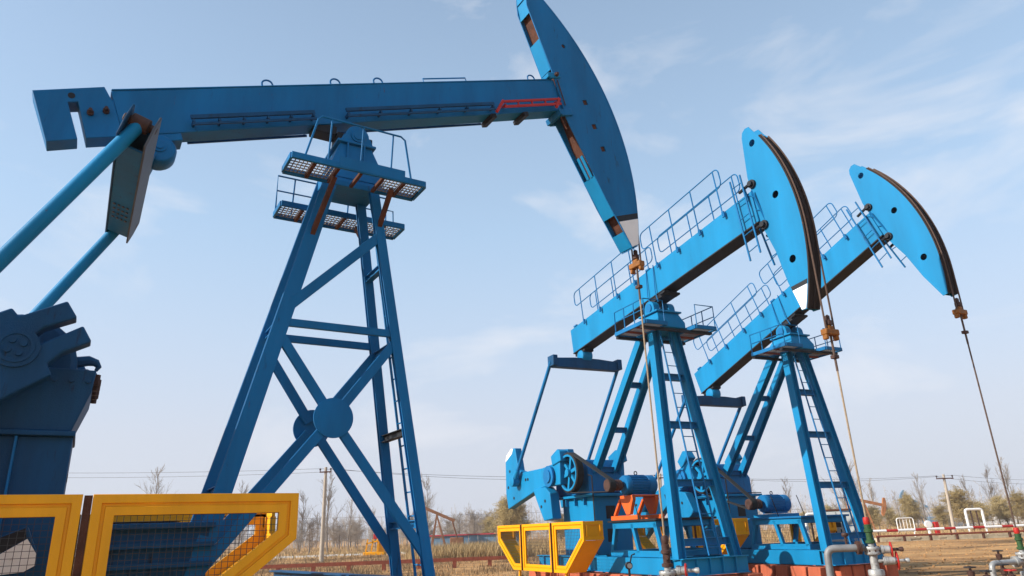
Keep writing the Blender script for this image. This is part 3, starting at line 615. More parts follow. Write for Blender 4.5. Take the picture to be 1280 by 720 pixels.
    for s in (-1, 1):
        m = MB(); m.prism(arm, s*1.10, s*.86); cr_ = m.build('crank', B, P, bevel=.02)
        for cx, cz in ((-7.5, 2.9), (-7.2, 3.1), (-7.1, 2.55), (-6.2, 3.05), (-6.05, 3.05), (-7.35, 3.4)):
            q = MB(); c = rot((cx, cz)); q.lathe([(.045, 0), (.045, .012)], (c[0], s*1.1005, c[1]), (0, s, 0), 10); q.build('crank_hole', 'dark', cr_)
        m = MB(); m.prism([rot(p) for p in [(-5.648, 2.70), (-4.889, 2.745), (-4.594, 2.564), (-4.503, 1.844), (-5.041, 1.80), (-5.444, 2.366)]], s*1.14, s*.84); w1 = m.build('counterweight', B, P, bevel=.02)
        for cx, cz in ((-5.15, 2.2), (-4.9, 2.35)):
            q = MB(); c = rot((cx, cz)); q.lathe([(.045, 0), (.045, .012)], (c[0], s*1.1405, c[1]), (0, s, 0), 10); q.build('weight_hole', 'dark', w1)
        m = MB(); m.prism([rot(p) for p in [(-4.432, 3.572), (-4.016, 3.74), (-3.893, 3.68), (-3.838, 3.40), (-4.37, 3.30)]], s*1.14, s*.84); m.build('counterweight', B, P, bevel=.02)
        m = MB(); y = s*1.102; m.prism([rot(p) for p in [(-7.66, 3.72), (-7.575, 3.92), (-7.19, 4.11), (-7.05, 4.095), (-7.15, 3.94)]], y, y+s*.003); m.build('white_tip', 'white', cr_)
        m = MB(); m.lathe([(.30, 0), (.30, .06), (.18, .06), (.18, .1), (.001, .1)], (sx, s*1.14, sz), (0, s, 0), 20); m.build('crank_hub', 'blue_old', cr_)
        a, b = Vector((ex, s*1.20, ez)), Vector((pin[0], s*1.24, pin[1])); d = (b-a).normalized()
        m = MB(); m.tube([a, b-d*.28], .055, 12); rod = m.build('pitman_rod', 'blue_old', P)
        k = MB(); k.tube([b-d*.40, b-d*.12], [.07, .12], 12); k.lathe([(.10, -.13), (.17, -.11), (.17, .11), (.10, .13)], b, (0, 1, 0), 18); k.build('rod_bearing', 'blue', rod)
    # gearbox, stand, pulley
    m = MB(); m.loft([[(x, y, z) for x, y in ((-5.2, -.60), (-3.25, -.60), (-3.25, .60), (-5.2, .60))] for z in (2.45, 2.95)]+[[(x, y, 3.40) for x, y in ((-4.95, -.5), (-3.5, -.5), (-3.5, .5), (-4.95, .5))]]); m.build('gearbox', 'blue_old', P, bevel=.03)
    m = MB(); m.b2((-5.1, -.72, 2.37), (-2.95, .72, 2.44)); m.b2((-4.85, -.58, .85), (-3.1, .58, 2.37)); st = m.build('gearbox_stand', B, P, bevel=.012)
    for x in (-4.5, -4.0, -3.5):
        k = MB(); k.prism([(x-.012, 2.36), (x+.012, 2.36), (x+.012, 2.16), (x-.012, 2.16)], -.68, -.58); k.build('gusset', B, st)
    for zc_ in (1.95, 1.35):
        k = MB(); k.b2((-3.11, -.22, zc_-.17), (-3.095, .08, zc_+.17)); k.build('stand_opening', 'dark', st)
    m = MB(); m.tube([(-2.96, -.7, 2.47), (-2.96, .7, 2.47)], .014, 6); m.tube([(-2.9, -.72, 2.9), (-2.9, -.72, .9)], .02, 6); m.tube([(-2.9, -.72, 2.9), (-3.1, -.72, 2.95)], .02, 6); m.build('stand_rail', 'dark', P)
    wy = -.92; wc = Vector((-3.68, wy, 3.05)); r0 = .52
    m = MB(); m.lathe([(r0-.05, -.11), (r0, -.11), (r0+.02, -.09), (r0+.02, .09), (r0, .11), (r0-.05, .11), (r0-.05, -.11)], wc, (0, 1, 0), 40); pu = m.build('belt_pulley', 'rubber', P)
    q = MB(); q.lathe([(r0-.075, -.118), (r0-.02, -.118), (r0-.02, -.06), (r0-.075, -.06), (r0-.075, -.118)], wc, (0, 1, 0), 40); q.build('pulley_rim', B, pu)
    q = MB(); q.lathe([(.001, .125), (r0-.03, .125), (r0-.03, .14), (.001, .14)], wc, (0, 1, 0), 36); q.build('pulley_back', 'dark', pu)
    for k in range(6):
        a = math.pi/3*k+.25; q = MB(); d = Vector((math.cos(a), 0, math.sin(a))); q.bar(wc+d*.06, wc+d*(r0-.045), .09, .10, up=(0, 1, 0)); q.build('spoke', B, pu)
    q = MB(); q.lathe([(.10, -.14), (.10, .14)], wc, (0, 1, 0), 16); q.tube([wc, wc+Vector((0, .5, 0))], .06, 10); q.build('pulley_hub', B, pu)
    mz = 2.57 if orange else 2.09; mx = -1.72
    mt = motor(P, mx, mz, -.52, .42, .25, 'blue_old')
    mp_ = Vector((mx, -.72, mz)); wcb = Vector((wc.x, -.72, wc.z)); d = (mp_-wcb).normalized(); n = Vector((-d.z, 0, d.x)); belt = MB()
    if n.z < 0: n = -n
    ring1 = [wc+Vector((0, 0, 0))]
    L = []
    for i in range(13):
        a = math.pi*i/12; L.append(wc+(n*math.cos(a)-d*math.sin(a))*(r0+.03))
    for i in range(7):
        a = math.pi*i/6; L.append(Vector((mp_.x, wc.y, mp_.z))+(-n*math.cos(a)+d*math.sin(a))*.155)
    rings = []
    for i, p in enumerate(L):
        t = (L[(i+1) % len(L)]-L[i-1]).normalized(); nn = Vector((-t.z, 0, t.x)); rings.append([p+Vector((0, -.08, 0))+nn*.012, p+Vector((0, .08, 0))+nn*.012, p+Vector((0, .08, 0))-nn*.012, p+Vector((0, -.08, 0))-nn*.012])
    belt.loft(rings, closed=True); belt.build('drive_belt', 'rubber', P)
    sh = MB(); sh.tube([(mx, -.94, mz), (mx, -.5, mz)], .05, 10); sh.lathe([(.05, -.3), (.15, -.3), (.15, -.12), (.05, -.12)], (mx, -.72, mz), (0, 1, 0), 18); sh.build('motor_pulley', 'gunk', mt)
    # motor stand
    m = MB(); zt = 1.66; yb = .80
    for s in (-1, 1):
        y = s*yb
        m.bar((-1.98, y, .95), (-1.76, y, zt-.04), .10, .10, up=(0, 1, 0)); m.bar((-.82, y, .95), (-1.02, y, zt-.04), .10, .10, up=(0, 1, 0)); m.bar((.08, y, .95), (-.1, y, zt-.04), .12, .10, up=(0, 1, 0))
        m.bar((-1.86, y, zt-.075), (-.02, y, zt-.075), .10, .15); m.bar((-2.03, y, .93), (.14, y, .93), .10, .14)
    for x0, x1 in ((-1.98, -1.76), (.08, -.1)): m.bar((x1, -yb+.05, zt-.07), (x1, yb-.05, zt-.07), .09, .13); m.bar((x0, -yb+.05, .93), (x0, yb-.05, .93), .09, .12)
    m.build('motor_stand', B, P, bevel=.006)
    pl = MB(); pl.b2((-2.0, -.9, zt), (.05, .9, zt+.05)); pl.build('stand_plate', 'blue_old' if not orange else 'dark', P, bevel=.006)
    if orange:
        m = MB()
        for y in (-.42, .30):
            m.prism([(mx-.27, 2.31), (mx+.30, 2.31), (mx+.30, 2.20), (mx+.12, 1.84), (mx-.05, 1.84), (mx-.27, 2.20)], y-.05, y+.05)
            m.bar((mx-.30, y, 2.22), (mx-.62, y, 1.83), .07, .09, up=(0, 1, 0))
        for y in (-.42, .30): m.bar((mx-.75, y, 1.77), (mx+.45, y, 1.77), .12, .11)
        m.b2((mx-.28, -.46, 2.28), (mx+.30, .36, 2.315)); m.build('motor_bracket', 'orange', P, bevel=.008)
    else:
        m = MB(); m.b2((mx-.45, -.48, 1.712), (mx+.45, .42, 1.80)); m.build('motor_bracket', B, P, bevel=.008)
    for y in (-.55, .45):
        k = MB(); k.tube([(mx+.42, y, 2.3), (mx+.62, y, 1.72)], .012, 6); k.build('cable', 'rubber', P)
    # skid
    for y in (-.85, .85):
        m = MB(); m.hbeam((-6.0, y, .67), (.86, y, .67), .16, .36, .02); sk = m.build('skid_beam', B, P)
        for x in [-5.6+.8*i for i in range(8)]:
            q = MB(); q.b2((x-.01, y-.079, .51), (x+.01, y+.079, .83)); q.build('stiffener', B, sk)
        q = MB(); q.b2((-5.9, y-.072-.004, .515), (.84, y-.072, .825)); 
    m = MB(); m.hbeam((.86, -.93, .67), (.86, .93, .67), .16, .36, .02); fs = m.build('skid_crossbeam', 'blue', P)
    for y in (-.55, -.18, .18, .55):
        q = MB(); q.b2((.87, y-.01, .51), (.935, y+.01, .83)); q.build('stiffener', B, fs)
    for x in (-5.7, -2.6, -.4):
        m = MB(); m.hbeam((x, -.77, .67), (x, .77, .67), .14, .32, .02); m.build('skid_crossbeam', B, P)
    m = MB(); m.b2((-2.6, -.935, .50), (.5, -.931, .84)); m.build('skid_side_plate', B, P)
    bridle(P, RR, tau, H2, th1, zc, zend, .11, 'rope_dark', 'rope' if white else 'rope_dark')
    return P
PSI2, PSI3 = R(-64.17), R(-64.8)
far_unit('bright blue sunlit pumping unit with orange motor bracket and white-tipped horsehead', (3.891, 17.454, 0), PSI2, R(6.87), True, 4.92, 1.5, 0, True)
far_unit('bright blue sunlit pumping unit furthest right with plain blue horsehead tip', (8.261, 20.129, -.05), PSI3, R(19.03), False, 6.02, 1.2, R(22), False)

# ------------------------------------------------------------------ crank guards
def guard(label, loc, psi, mat, side, x_top, z_top, x_bot, z_bot, knee, seams, mesh, fw=.15, depth=.55, size=1., gap=.012):
    """boat-shaped railing guard on one side of the cranks"""
    G = thing('crank_guard', label, 'guard', loc, psi, 'yellow crank guards'); G.scale = (size,)*3; zf = -loc[2]/size; s = side[0]; y = side[1]
    a, b = x_top; c, d = x_bot; sg = 1 if y > 0 else -1
    def edge(z, left):
        if z >= knee: return a if left else b
        t = (knee-z)/(knee-z_bot); return (a+(c-a)*t) if left else (b+(d-b)*t)
    xs = [a]+seams+[b]
    for i in range(len(xs)-1):
        x0, x1 = xs[i]+(gap if i else 0), xs[i+1]-(gap if i < len(xs)-2 else 0)
        L, Rr = i == 0, i == len(xs)-2
        poly = [(x0, z_top), (x1, z_top)]
        if Rr: poly += [(x1, knee), (d, z_bot)]
        else: poly += [(x1, z_bot)]
        if L: poly += [(c, z_bot), (x0, knee)]
        else: poly += [(x0, z_bot)]
        if not L and x0 > d: continue
        cx = sum(p[0] for p in poly)/len(poly); cz = sum(p[1] for p in poly)/len(poly)
        def inset(poly, w):
            out = []; n = len(poly)
            for k in range(n):
                p0, p1, p2 = (Vector(poly[(k+j) % n]) for j in (-1, 0, 1))
                d1 = (p1-p0).normalized(); d2 = (p2-p1).normalized(); n1 = Vector((d1.y, -d1.x)); n2 = Vector((d2.y, -d2.x))
                bs = (n1+n2); bs = bs/max(.2, bs.dot(n1)); q = p1+bs*w; out.append((q.x, q.y))
            return out
        area = sum(poly[k][0]*poly[(k+1) % len(poly)][1]-poly[(k+1) % len(poly)][0]*poly[k][1] for k in range(len(poly)))
        if area > 0: poly = poly[::-1]
        m = MB(); o1 = inset(poly, fw*.42); o2 = inset(poly, fw*.58); inn = inset(poly, fw)
        m.plate(poly, [o1], y+sg*.03, y-sg*.03); m.plate(o2, [inn], y+sg*.018, y-sg*.03); m.plate(o1, [o2], y+sg*.002, y-sg*.03)
        pn = m.build('guard_panel', mat, G, bevel=.005, smooth=20)
        w = MB(); st = .115 if mesh else .07; zz = z_bot
        def clip(seg_x=None, seg_z=None):
            hits = []; n = len(inn)
            for k in range(n):
                (x1_, z1_), (x2_, z2_) = inn[k], inn[(k+1) % n]
                if seg_x is not None:
                    if (x1_-seg_x)*(x2_-seg_x) < 0: t = (seg_x-x1_)/(x2_-x1_); hits.append(z1_+(z2_-z1_)*t)
                else:
                    if (z1_-seg_z)*(z2_-seg_z) < 0: t = (seg_z-z1_)/(z2_-z1_); hits.append(x1_+(x2_-x1_)*t)
            return sorted(hits)
        r = .0035; st = .062 if mesh else .075
        xx = min(p[0] for p in inn)+st/2
        while xx < max(p[0] for p in inn):
            h = clip(seg_x=xx)
            if len(h) == 2: w.tube([(xx, y-sg*.01, h[0]-.02), (xx, y-sg*.01, h[1]+.02)], r, 4, cap=False)
            xx += st
        zz = min(p[1] for p in inn)+st/2
        while zz < max(p[1] for p in inn):
            h = clip(seg_z=zz)
            if len(h) == 2: w.tube([(h[0]-.02, y-sg*.016, zz), (h[1]+.02, y-sg*.016, zz)], r, 4, cap=False)
            zz += st
        w.build('wire_mesh', 'wire', pn, smooth=0)
    for i in range(1, len(xs)-1):
        if xs[i] < d and xs[i] > c:
            k = MB(); k.b2((xs[i]-gap+.001-.02, y-.03-.035, z_bot), (xs[i]+gap-.001-.02, y+.02-.035 if sg > 0 else y+.03-.0, z_top-.005)) if gap < .02 else k.b2((xs[i]-gap+.012, y-.02, z_bot), (xs[i]+gap-.004, y+.02, z_top-.01)); k.build('seam_post', 'rust', G)
    # end faces going back towards the machine
    yi = y-sg*depth
    for x, xb in ((a, c), (b, d)):
        e = 1 if x == b else -1
        m = MB(); fx = x-e*.03
        ya, yb_ = sorted((y-sg*.032, yi))
        ring = [(ya, z_top-.004), (yb_, z_top-.004), (yb_, knee), (ya, knee)]
        for (p, q) in (((ya, z_top-.05), (yb_, z_top-.05)), ((ya, knee+.05), (yb_, knee+.05))): m.bar((fx, p[0], p[1]), (fx, q[0], q[1]), .05, .09)
        for yy in (ya+.045, yb_-.045): m.bar((fx, yy, knee+.095), (fx, yy, z_top-.096), .05, .09, up=(1, 0, 0))
        m.bar((fx-e*.01, ya+.09, (knee+z_top)/2), (fx-e*.01, yb_-.09, (knee+z_top)/2), .012, (z_top-knee)-.19); m.build('end_panel', mat, G, bevel=.004)
        m = MB(); m.loft([[(fx, ya, knee), (fx, yb_, knee), (fx-e*.03, yb_, knee), (fx-e*.03, ya, knee)], [(xb-e*.03, ya, z_bot), (xb-e*.03, yb_, z_bot), (xb-e*.06, yb_, z_bot), (xb-e*.06, ya, z_bot)]]); m.build('slanted_panel', mat, G)
    for x in (c+.2, d-.2):
        m = MB(); m.bar((x, y-sg*.08, zf), (x, y-sg*.08, z_bot+.05), .06, .06, up=(1, 0, 0)); m.build('foot', mat, G)
    return G
A1 = R(31.48)
guard('shaded ochre wire-mesh crank guard in the lower left foreground', L1, A1, 'ochre', ('n', -1.80), (-5.4, -1.20), 2.06, (-4.5, -2.14), .80, 1.56, [-3.315], True, fw=.21, depth=.45, size=K1, gap=.045)
guard('ochre crank guard on the far side of the foreground unit', L1, A1, 'ochre', ('f', 1.80), (-5.4, -.72), 2.0, (-4.5, -1.7), .80, 1.56, [-3.315], True, fw=.20, depth=.45, size=K1)
L2 = (3.891, 17.454, 0); L3 = (8.261, 20.129, -.05)
guard('bright yellow sunlit three-panel crank guard of the middle unit', L2, PSI2, 'yellow', ('n', -1.95), (-6.50, -1.42), 1.72, (-5.45, -2.36), .51, 1.27, [-4.83, -3.03], False, fw=.17)
guard('yellow crank guard behind the middle unit and its ladder legs', L3, PSI3, 'yellow', ('n', -1.95), (-6.50, -1.42), 1.72, (-5.45, -2.36), .51, 1.27, [-4.83, -3.03], False, fw=.17)
guard('yellow crank guard on the far side of the rightmost unit', L3, PSI3, 'yellow', ('f', 1.95), (-6.50, -1.42), 1.72, (-5.45, -2.36), .51, 1.27, [-4.83, -3.03], False, fw=.17)

# ------------------------------------------------------------------ foundations
def foundation(label, loc, psi, x0, x1, step, seed, front=True, size=1.):
    Fd = thing('concrete_foundation', label, 'foundation', loc, psi, 'red concrete foundations'); Fd.scale = (size,)*3; zf = -loc[2]/size; rr = random.Random(seed)
    for y in (-.92, .92):
        x = x0
        while x < x1:
            w = step*rr.uniform(.72, 1.0); m = MB(); h = rr.uniform(.455, .475); j = rr.uniform(-.04, .04)
            m.loft([[(x+a, y-.22+j+b, zf) for a, b in ((0, 0), (w, 0), (w, .44), (0, .44))], [(x+.02+a*.97, y-.2+j+b*.95, h) for a, b in ((0, 0), (w, 0), (w, .44), (0, .44))]])
            m.build('block', 'concrete_red', Fd, bevel=.02); x += w+rr.uniform(.05, .14)
    if front:
        y = -.66
        while y < .6:
            m = MB(); m.b2((x1-.35, y, zf), (x1+.12, y+.40, .46)); m.build('block', 'concrete_red', Fd, bevel=.02); y += .46
    return Fd
foundation('red-washed concrete blocks under the middle pumping unit', L2, PSI2, -6.2, .7, .6, 3)
foundation('red-washed concrete blocks under the rightmost pumping unit', L3, PSI3, -6.2, .7, .55, 5)
foundation('red-washed concrete blocks under the foreground pumping unit', L1, A1, -5.8, 1.9, .7, 8, size=K1)

# ------------------------------------------------------------------ wellheads
def at(px, py, Y):
    """world point on the sight line of a measured spot, at depth Y"""
    d = _F+_R*((px-640)/FPX)-_U*((py-360)/FPX); t = Y/d.y; return Vector((d.x*t, Y, EYE+d.z*t))
def flange(m, o, ax, r, t=.035): m.lathe([(r*.5, -t), (r, -t), (r, -.004), (r*.9, 0), (r, .004), (r, t), (r*.5, t)], o, ax, 16)
def wellhead(label, loc, style, ztop, wheels, arm_dir):
    W = thing('wellhead', label, 'wellhead', loc, 0, 'wellheads'); z = ztop
    capm, bodym, metal = {'green': ('red', 'green', 'silver'), 'oily': ('gunk', 'gunk', 'silver')}[style]
    m = MB(); m.lathe([(.025, .0), (.045, -.004), (.055, -.03), (.055, -.10), (.045, -.13)], (0, 0, z), (0, 0, 1), 16); m.build('stuffing_box', capm, W)
    m = MB(); m.lathe([(.045, -.12), (.06, -.13), (.06, -.20), (.075, -.21), (.075, -.25), (.055, -.26), (.055, -.38), (.08, -.39), (.08, -.43), (.045, -.44)], (0, 0, z), (0, 0, 1), 16)
    ad = Vector(arm_dir).normalized(); sd = Vector((-ad.y, ad.x, 0))
    if style == 'oily': m.tube([-sd*.16+Vector((0, 0, z-.30)), sd*.16+Vector((0, 0, z-.30))], .04, 10)
    m.build('pump_tee', bodym, W)
    m = MB(); m.lathe([(.05, 0), (.05, -.05), (.12, -.055), (.13, -.07), (.13, -.10), (.12, -.115), (.12, -.14), (.13, -.15), (.13, -.18), (.065, -.2), (.065, -.42), (.12, -.43), (.13, -.45), (.13, -.52), (.08, -.54), (.08, -(z-.44))], (0, 0, z-.43), (0, 0, 1), 20)
    body = m.build('casing_head', metal, W)
    for k in range(8):
        a = math.pi/4*k; b = MB(); b.lathe([(.018, -.17), (.018, -.03)], (.108*math.cos(a), .108*math.sin(a), z-.45), (0, 0, 1), 6); b.build('flange_bolt', 'gunk', body)
    for zz, ln, rad in wheels:
        o = Vector((0, 0, zz)); m = MB(); m.tube([o+ad*.05, o+ad*(ln+.02)], .034, 12); flange(m, o+ad*.16, ad, .075, .02); flange(m, o+ad*(ln*.55), ad, .07, .02); m.lathe([(.04, -.08), (.065, -.05), (.065, .05), (.04, .08)], o+ad*(ln*.75), ad, 14); v = m.build('side_valve', metal, W)
        wheel('handwheel', o+ad*ln, ad, rad, .014, 'red', W)
        q = MB(); q.tube([o+ad*ln, o+ad*(ln+.16)], .025, 8); q.lathe([(.03, 0), (.04, .02), (.04, .06), (.02, .07)], o+ad*(ln+.12), ad, 10); q.build('valve_stem', 'gunk' if zz > 1 else metal, W)
    return W
wellhead('oily brown wellhead below the foreground unit’s rod', (2.112, 10.999, 0), 'oily', 1.41, ((.92, .26, .09),), (1, -.3, 0))
wellhead('silver wellhead with red cap and two red handwheels beside the grey pipe', (6.053, 12.986, 0), 'green', 1.56, ((1.02, .30, .115), (.84, .36, .14)), (.95, -.35, 0))
wellhead('wellhead with red cap cut off by the right edge', (10.375, 15.638, 0), 'green', 1.24, ((.62, .3, .10),), (.9, -.4, 0))
# grey flowline to the middle unit's wellhead
def pipe_path(pts, rad, n=6):
    pts = [Vector(p) for p in pts]; out = [pts[0]]
    for i in range(1, len(pts)-1):
        a, b, c = pts[i-1], pts[i], pts[i+1]; d1 = (a-b).normalized(); d2 = (c-b).normalized()
        for k in range(n+1):
            t = k/n; p = (b+d1*rad)*(1-t)**2+b*2*t*(1-t)+(b+d2*rad)*t*t; out.append(p)
    return out+[pts[-1]]
w2 = Vector((6.053, 12.986, 0))
m = MB(); c0 = at(1034, 690, 13.15)
m.tube(pipe_path([(c0.x-.03, 13.15, 0), (c0.x, 13.15, 1.06), (w2.x-.12, 12.99, 1.06)], .14), .062, 14)
fl = m.build('flow_pipe', 'steel'); tag(fl, 'dull grey bent pipe rising in front of the red blocks to a wellhead', 'pipe')
q = MB(); flange(q, (w2.x-.22, 13.0, 1.06), (1, -.15, 0), .11); q.lathe([(.02, 0), (.02, .14), (.05, .14), (.06, .17), (.05, .2), (.001, .2)], (c0.x+.34, 13.1, 1.11), (0, 0, 1), 10); q.build('pipe_fitting', 'gunk', fl)
w3 = Vector((10.375, 15.638, 0)); m = MB(); c1 = at(1239, 706, 15.3); zc = at(1255, 703.5, 15.4).z
m.tube(pipe_path([(c1.x, 15.3, 0), (c1.x, 15.3, zc), (w3.x-.05, 15.62, zc)], .12), .055, 12)
fl = m.build('flow_pipe', 'silver'); tag(fl, 'silver bent pipe joining the wellhead at the right edge', 'pipe')
q = MB(); flange(q, (w3.x-.22, 15.58, zc), (1, .1, 0), .11); q.build('pipe_flange', 'silver', fl)
for i, (px, py, Y, nm) in enumerate(((1213, 713, 15.0, 'small dark gate valve left of the silver pipe'), (1254, 710, 14.8, 'small dark gate valve right of the silver pipe bend'), (1264, 717, 14.6, 'red-tipped small valve near the right edge'), (1233, 718, 14.6, 'lowest small valve just left of the silver pipe'), (1248, 692, 17.5, 'dark red valve handle standing alone on the soil'))):
    p = at(px, py, Y); V = thing('gate_valve', nm, 'valve', (p.x, p.y, 0), .3*i, 'small valves')
    m = MB(); m.lathe([(.03, 0), (.03, p.z-.12), (.06, p.z-.11), (.07, p.z-.02), (.025, p.z), (.02, p.z+.08)], (0, 0, 0), (0, 0, 1), 10); m.build('valve_body', 'gunk', V)
    wheel('handwheel', (0, 0, p.z+.06), (0, 0, 1), .10, .012, 'dark' if i != 2 else 'red', V)
# pressure gauge on the middle unit's flowline
p = at(786, 707, 12.6); G = thing('pressure_gauge', 'small round pressure gauge on a thin stem in front of the middle unit', 'gauge', (p.x, p.y, 0))
m = MB(); m.tube([(0, 0, 0), (0, 0, p.z-.05)], .02, 8); m.tube([(0, 0, p.z-.05), (.06, 0, p.z+.16), (.12, .02, p.z+.18)], .012, 6); m.build('stem', 'dark', G)
m = MB(); m.lathe([(.05, 0), (.062, -.01), (.062, -.05), (.05, -.06)], (0, -.03, p.z), (0, -1, 0), 20); ga = m.build('gauge_case', 'dark', G)
m = MB(); m.lathe([(.04, 0), (.04, .004), (.001, .004)], (0, -.092, p.z), (0, -1, 0), 18); m.build('dial', 'steel', ga)

# ------------------------------------------------------------------ cabinet, pipes and rails in the middle distance
p = at(1057, 690, 25); Y = 25.0
K = thing('electrical_cabinet', 'grey electrical control cabinet behind the rightmost unit’s ladder', 'cabinet', (p.x, Y, 0), R(-38))
top = at(1057, 638, Y).z
m = MB(); m.b2((-.55, -.3, .42), (.55, .3, top)); bx_ = m.build('cabinet_body', 'cabinet', K, bevel=.012)
m = MB(); m.b2((-.60, -.34, top), (.60, .34, top+.05)); m.build('cabinet_roof', 'rust', K)
for x0, x1 in ((-.53, -.01), (.01, .53)):
    m = MB(); m.b2((x0, -.325, .46), (x1, -.301, top-.04)); d = m.build('door', 'cabinet', K, bevel=.006)
    q = MB(); q.b2((x1-.09 if x0 < 0 else x0+.05, -.345, 1.05), (x1-.05 if x0 < 0 else x0+.09, -.326, 1.22)); q.build('door_handle', 'dark', d)
m = MB(); m.b2((-.16, -.34, 1.28), (.10, -.327, 1.52)); m.build('meter_window', 'dark', K)
for x in (-.45, .45):
    m = MB(); m.b2((x-.05, -.25, 0), (x+.05, .25, .42)); m.build('leg', 'rust', K)
def portal(label, px0, px1, py, Y, r, mat='white', z0=0, bars=0, group='white pipe frames'):
    a, b = at(px0, py, Y), at(px1, py, Y); P = thing('pipe_portal', label, 'pipe portal', ((a.x+b.x)/2, Y, 0), 0, group); h = a.z; w = (b.x-a.x)/2
    m = MB(); m.tube(pipe_path([(-w, 0, z0), (-w, 0, h), (w, 0, h), (w, 0, z0)], min(.22, w*.5)), r, 10); m.build('bent_pipe', mat, P)
    for i in range(bars):
        x = -w+2*w*(i+1)/(bars+1); q = MB(); q.tube([(x, .05, 0), (x, .05, h-r)], r*.55, 6); q.build('upright', 'gunk' if bars == 2 else mat, P)
    return P
portal('white bent pipe portal with two dark uprights by the pale pole', 1206, 1227, 637, 66, .11, bars=2)
portal('white bent pipe standing behind the motor of the rightmost unit', 1006, 1028, 643, 27, .055, bars=2)
portal('thin white barred frame left of the red and white rail’s middle', 1120, 1141, 648, 74, .05, bars=4)
# red and white pipe rail on a low stone wall
A, B_ = at(1086, 664.6, 49), at(1330, 655.3, 49); A.y = B_.y = 49
L = (B_.x-A.x); zr = .68
Rl = thing('pipe_rail', 'red and white striped pipe rail across the soil on the right', 'rail', (A.x, 49, 0))
n = 14; x = 0; k = 0; rr = random.Random(2)
while x < L:
    w = 1.15 if k % 2 == 0 else .75; m = MB(); m.tube([(x, 0, zr), (min(x+w, L)-.005, 0, zr)], .085, 10); m.build('stripe', 'white' if k % 2 == 0 else 'red', Rl); x += w; k += 1
for i in range(6):
    m = MB(); m.tube([(.6+L/5.4*i, 0, 0), (.6+L/5.4*i, 0, zr-.06)], .04, 8); m.build('rail_post', 'white' if i % 2 else 'rust', Rl)
m = MB(); m.tube([(.2, -.45, .36), (L, -.45, .36)], .06, 8)
pr = m.build('ground_pipe', 'rust_red'); pr.location = (A.x, 49, 0); tag(pr, 'rust-red pipe running along the low stone wall', 'pipe')
for i in range(8):
    q = MB(); q.b2((.3+L/7.5*i-.06, -.52, 0), (.3+L/7.5*i+.06, -.38, .31)); q.build('pipe_support', 'rust', pr)
SW = thing('stone_wall', 'low pale stone wall under the red and white rail', 'wall', (A.x, 49, 0)); x = .4; rr = random.Random(7)
while x < L:
    w = rr.uniform(.45, .9)
    for zz, h in ((0, .13), (.135, .115)):
        m = MB(); j = rr.uniform(-.03, .03); m.b2((x, -.12+j, zz-.02 if zz == 0 else zz), (x+w-.02, .32+j, zz+h)); m.build('stone', 'stone', SW)
    x += w
# rust red rail on short posts, left half
a, b = at(300, 709, 36), at(660, 694.5, 36); Rl = thing('red_rail', 'long rust-red steel rail on short posts behind the cross-braced tower', 'rail', (a.x, 36, 0)); L = b.x-a.x; zr = .36
m = MB(); m.b2((0, -.06, zr-.08), (L, .06, zr+.09)); m.build('rail', 'rust_red', Rl)
for i in range(9):
    x = .15+(L-.3)*i/8; m = MB(); m.b2((x-.09, -.05, 0), (x+.09, .05, zr-.08)); m.build('rail_post', 'rust_red', Rl)
# white meter with red box
p = at(1166, 662, 52); Gm = thing('pipe_meter', 'white round meter beside a red box near the pale pole', 'meter', (p.x, 52, 0))
m = MB(); m.lathe([(.22, -.1), (.25, -.06), (.25, .06), (.22, .1)], (-.25, 0, .95), (0, 1, 0), 20); m.tube([(-.25, 0, 0), (-.25, 0, .8)], .09, 10); m.build('round_meter', 'white', Gm)
m = MB(); m.b2((.15, -.15, .2), (.42, .15, 1.1)); m.build('red_box', 'red', Gm, bevel=.02)
# far white wall
a, b = at(1188, 656, 95), at(1360, 650, 95); m = MB(); m.b2((0, 0, -.1), (b.x-a.x, .3, 1.25)); wl = m.build('white_wall', 'white'); wl.location = (a.x, 95, 0); tag(wl, 'long low white wall in front of the trees at far right', 'wall')
for i in range(14):
    q = MB(); q.b2((2+i*1.9, -.06, -.1), (2.25+i*1.9, -.003, 1.3)); q.build('pilaster', 'white', wl)
m = MB(); m.tube([(0, -2, 1.75), (b.x-a.x, -2, 1.75)], .05, 6); hr = m.build('red_pipe', 'rust_red'); hr.location = (a.x, 95, 0); tag(hr, 'thin raised red pipe before the far white wall', 'pipe')
for i in range(8):
    q = MB(); q.tube([(1+i*3.2, -2, 0), (1+i*3.2, -2, 1.72)], .04, 6); q.build('pipe_post', 'rust', hr)
# blue sheet fence with red cap
a, b = at(528, 681, 80), at(648, 676, 80); Fn = thing('sheet_fence', 'faded blue sheet fence with red top behind the dry reeds', 'fence', (a.x, 80, 0)); L = b.x-a.x; x = 0; rr = random.Random(1)
while x < L:
    m = MB(); j = rr.uniform(0, .05); m.b2((x, j, 0), (x+.96, j+.04, 1.32)); m.build('sheet', 'sheet_blue', Fn); x += 1.0
m = MB(); m.b2((-.1, -.12, 1.321), (L+.1, .2, 1.46)); m.build('top_cap', 'cap_red', Fn)

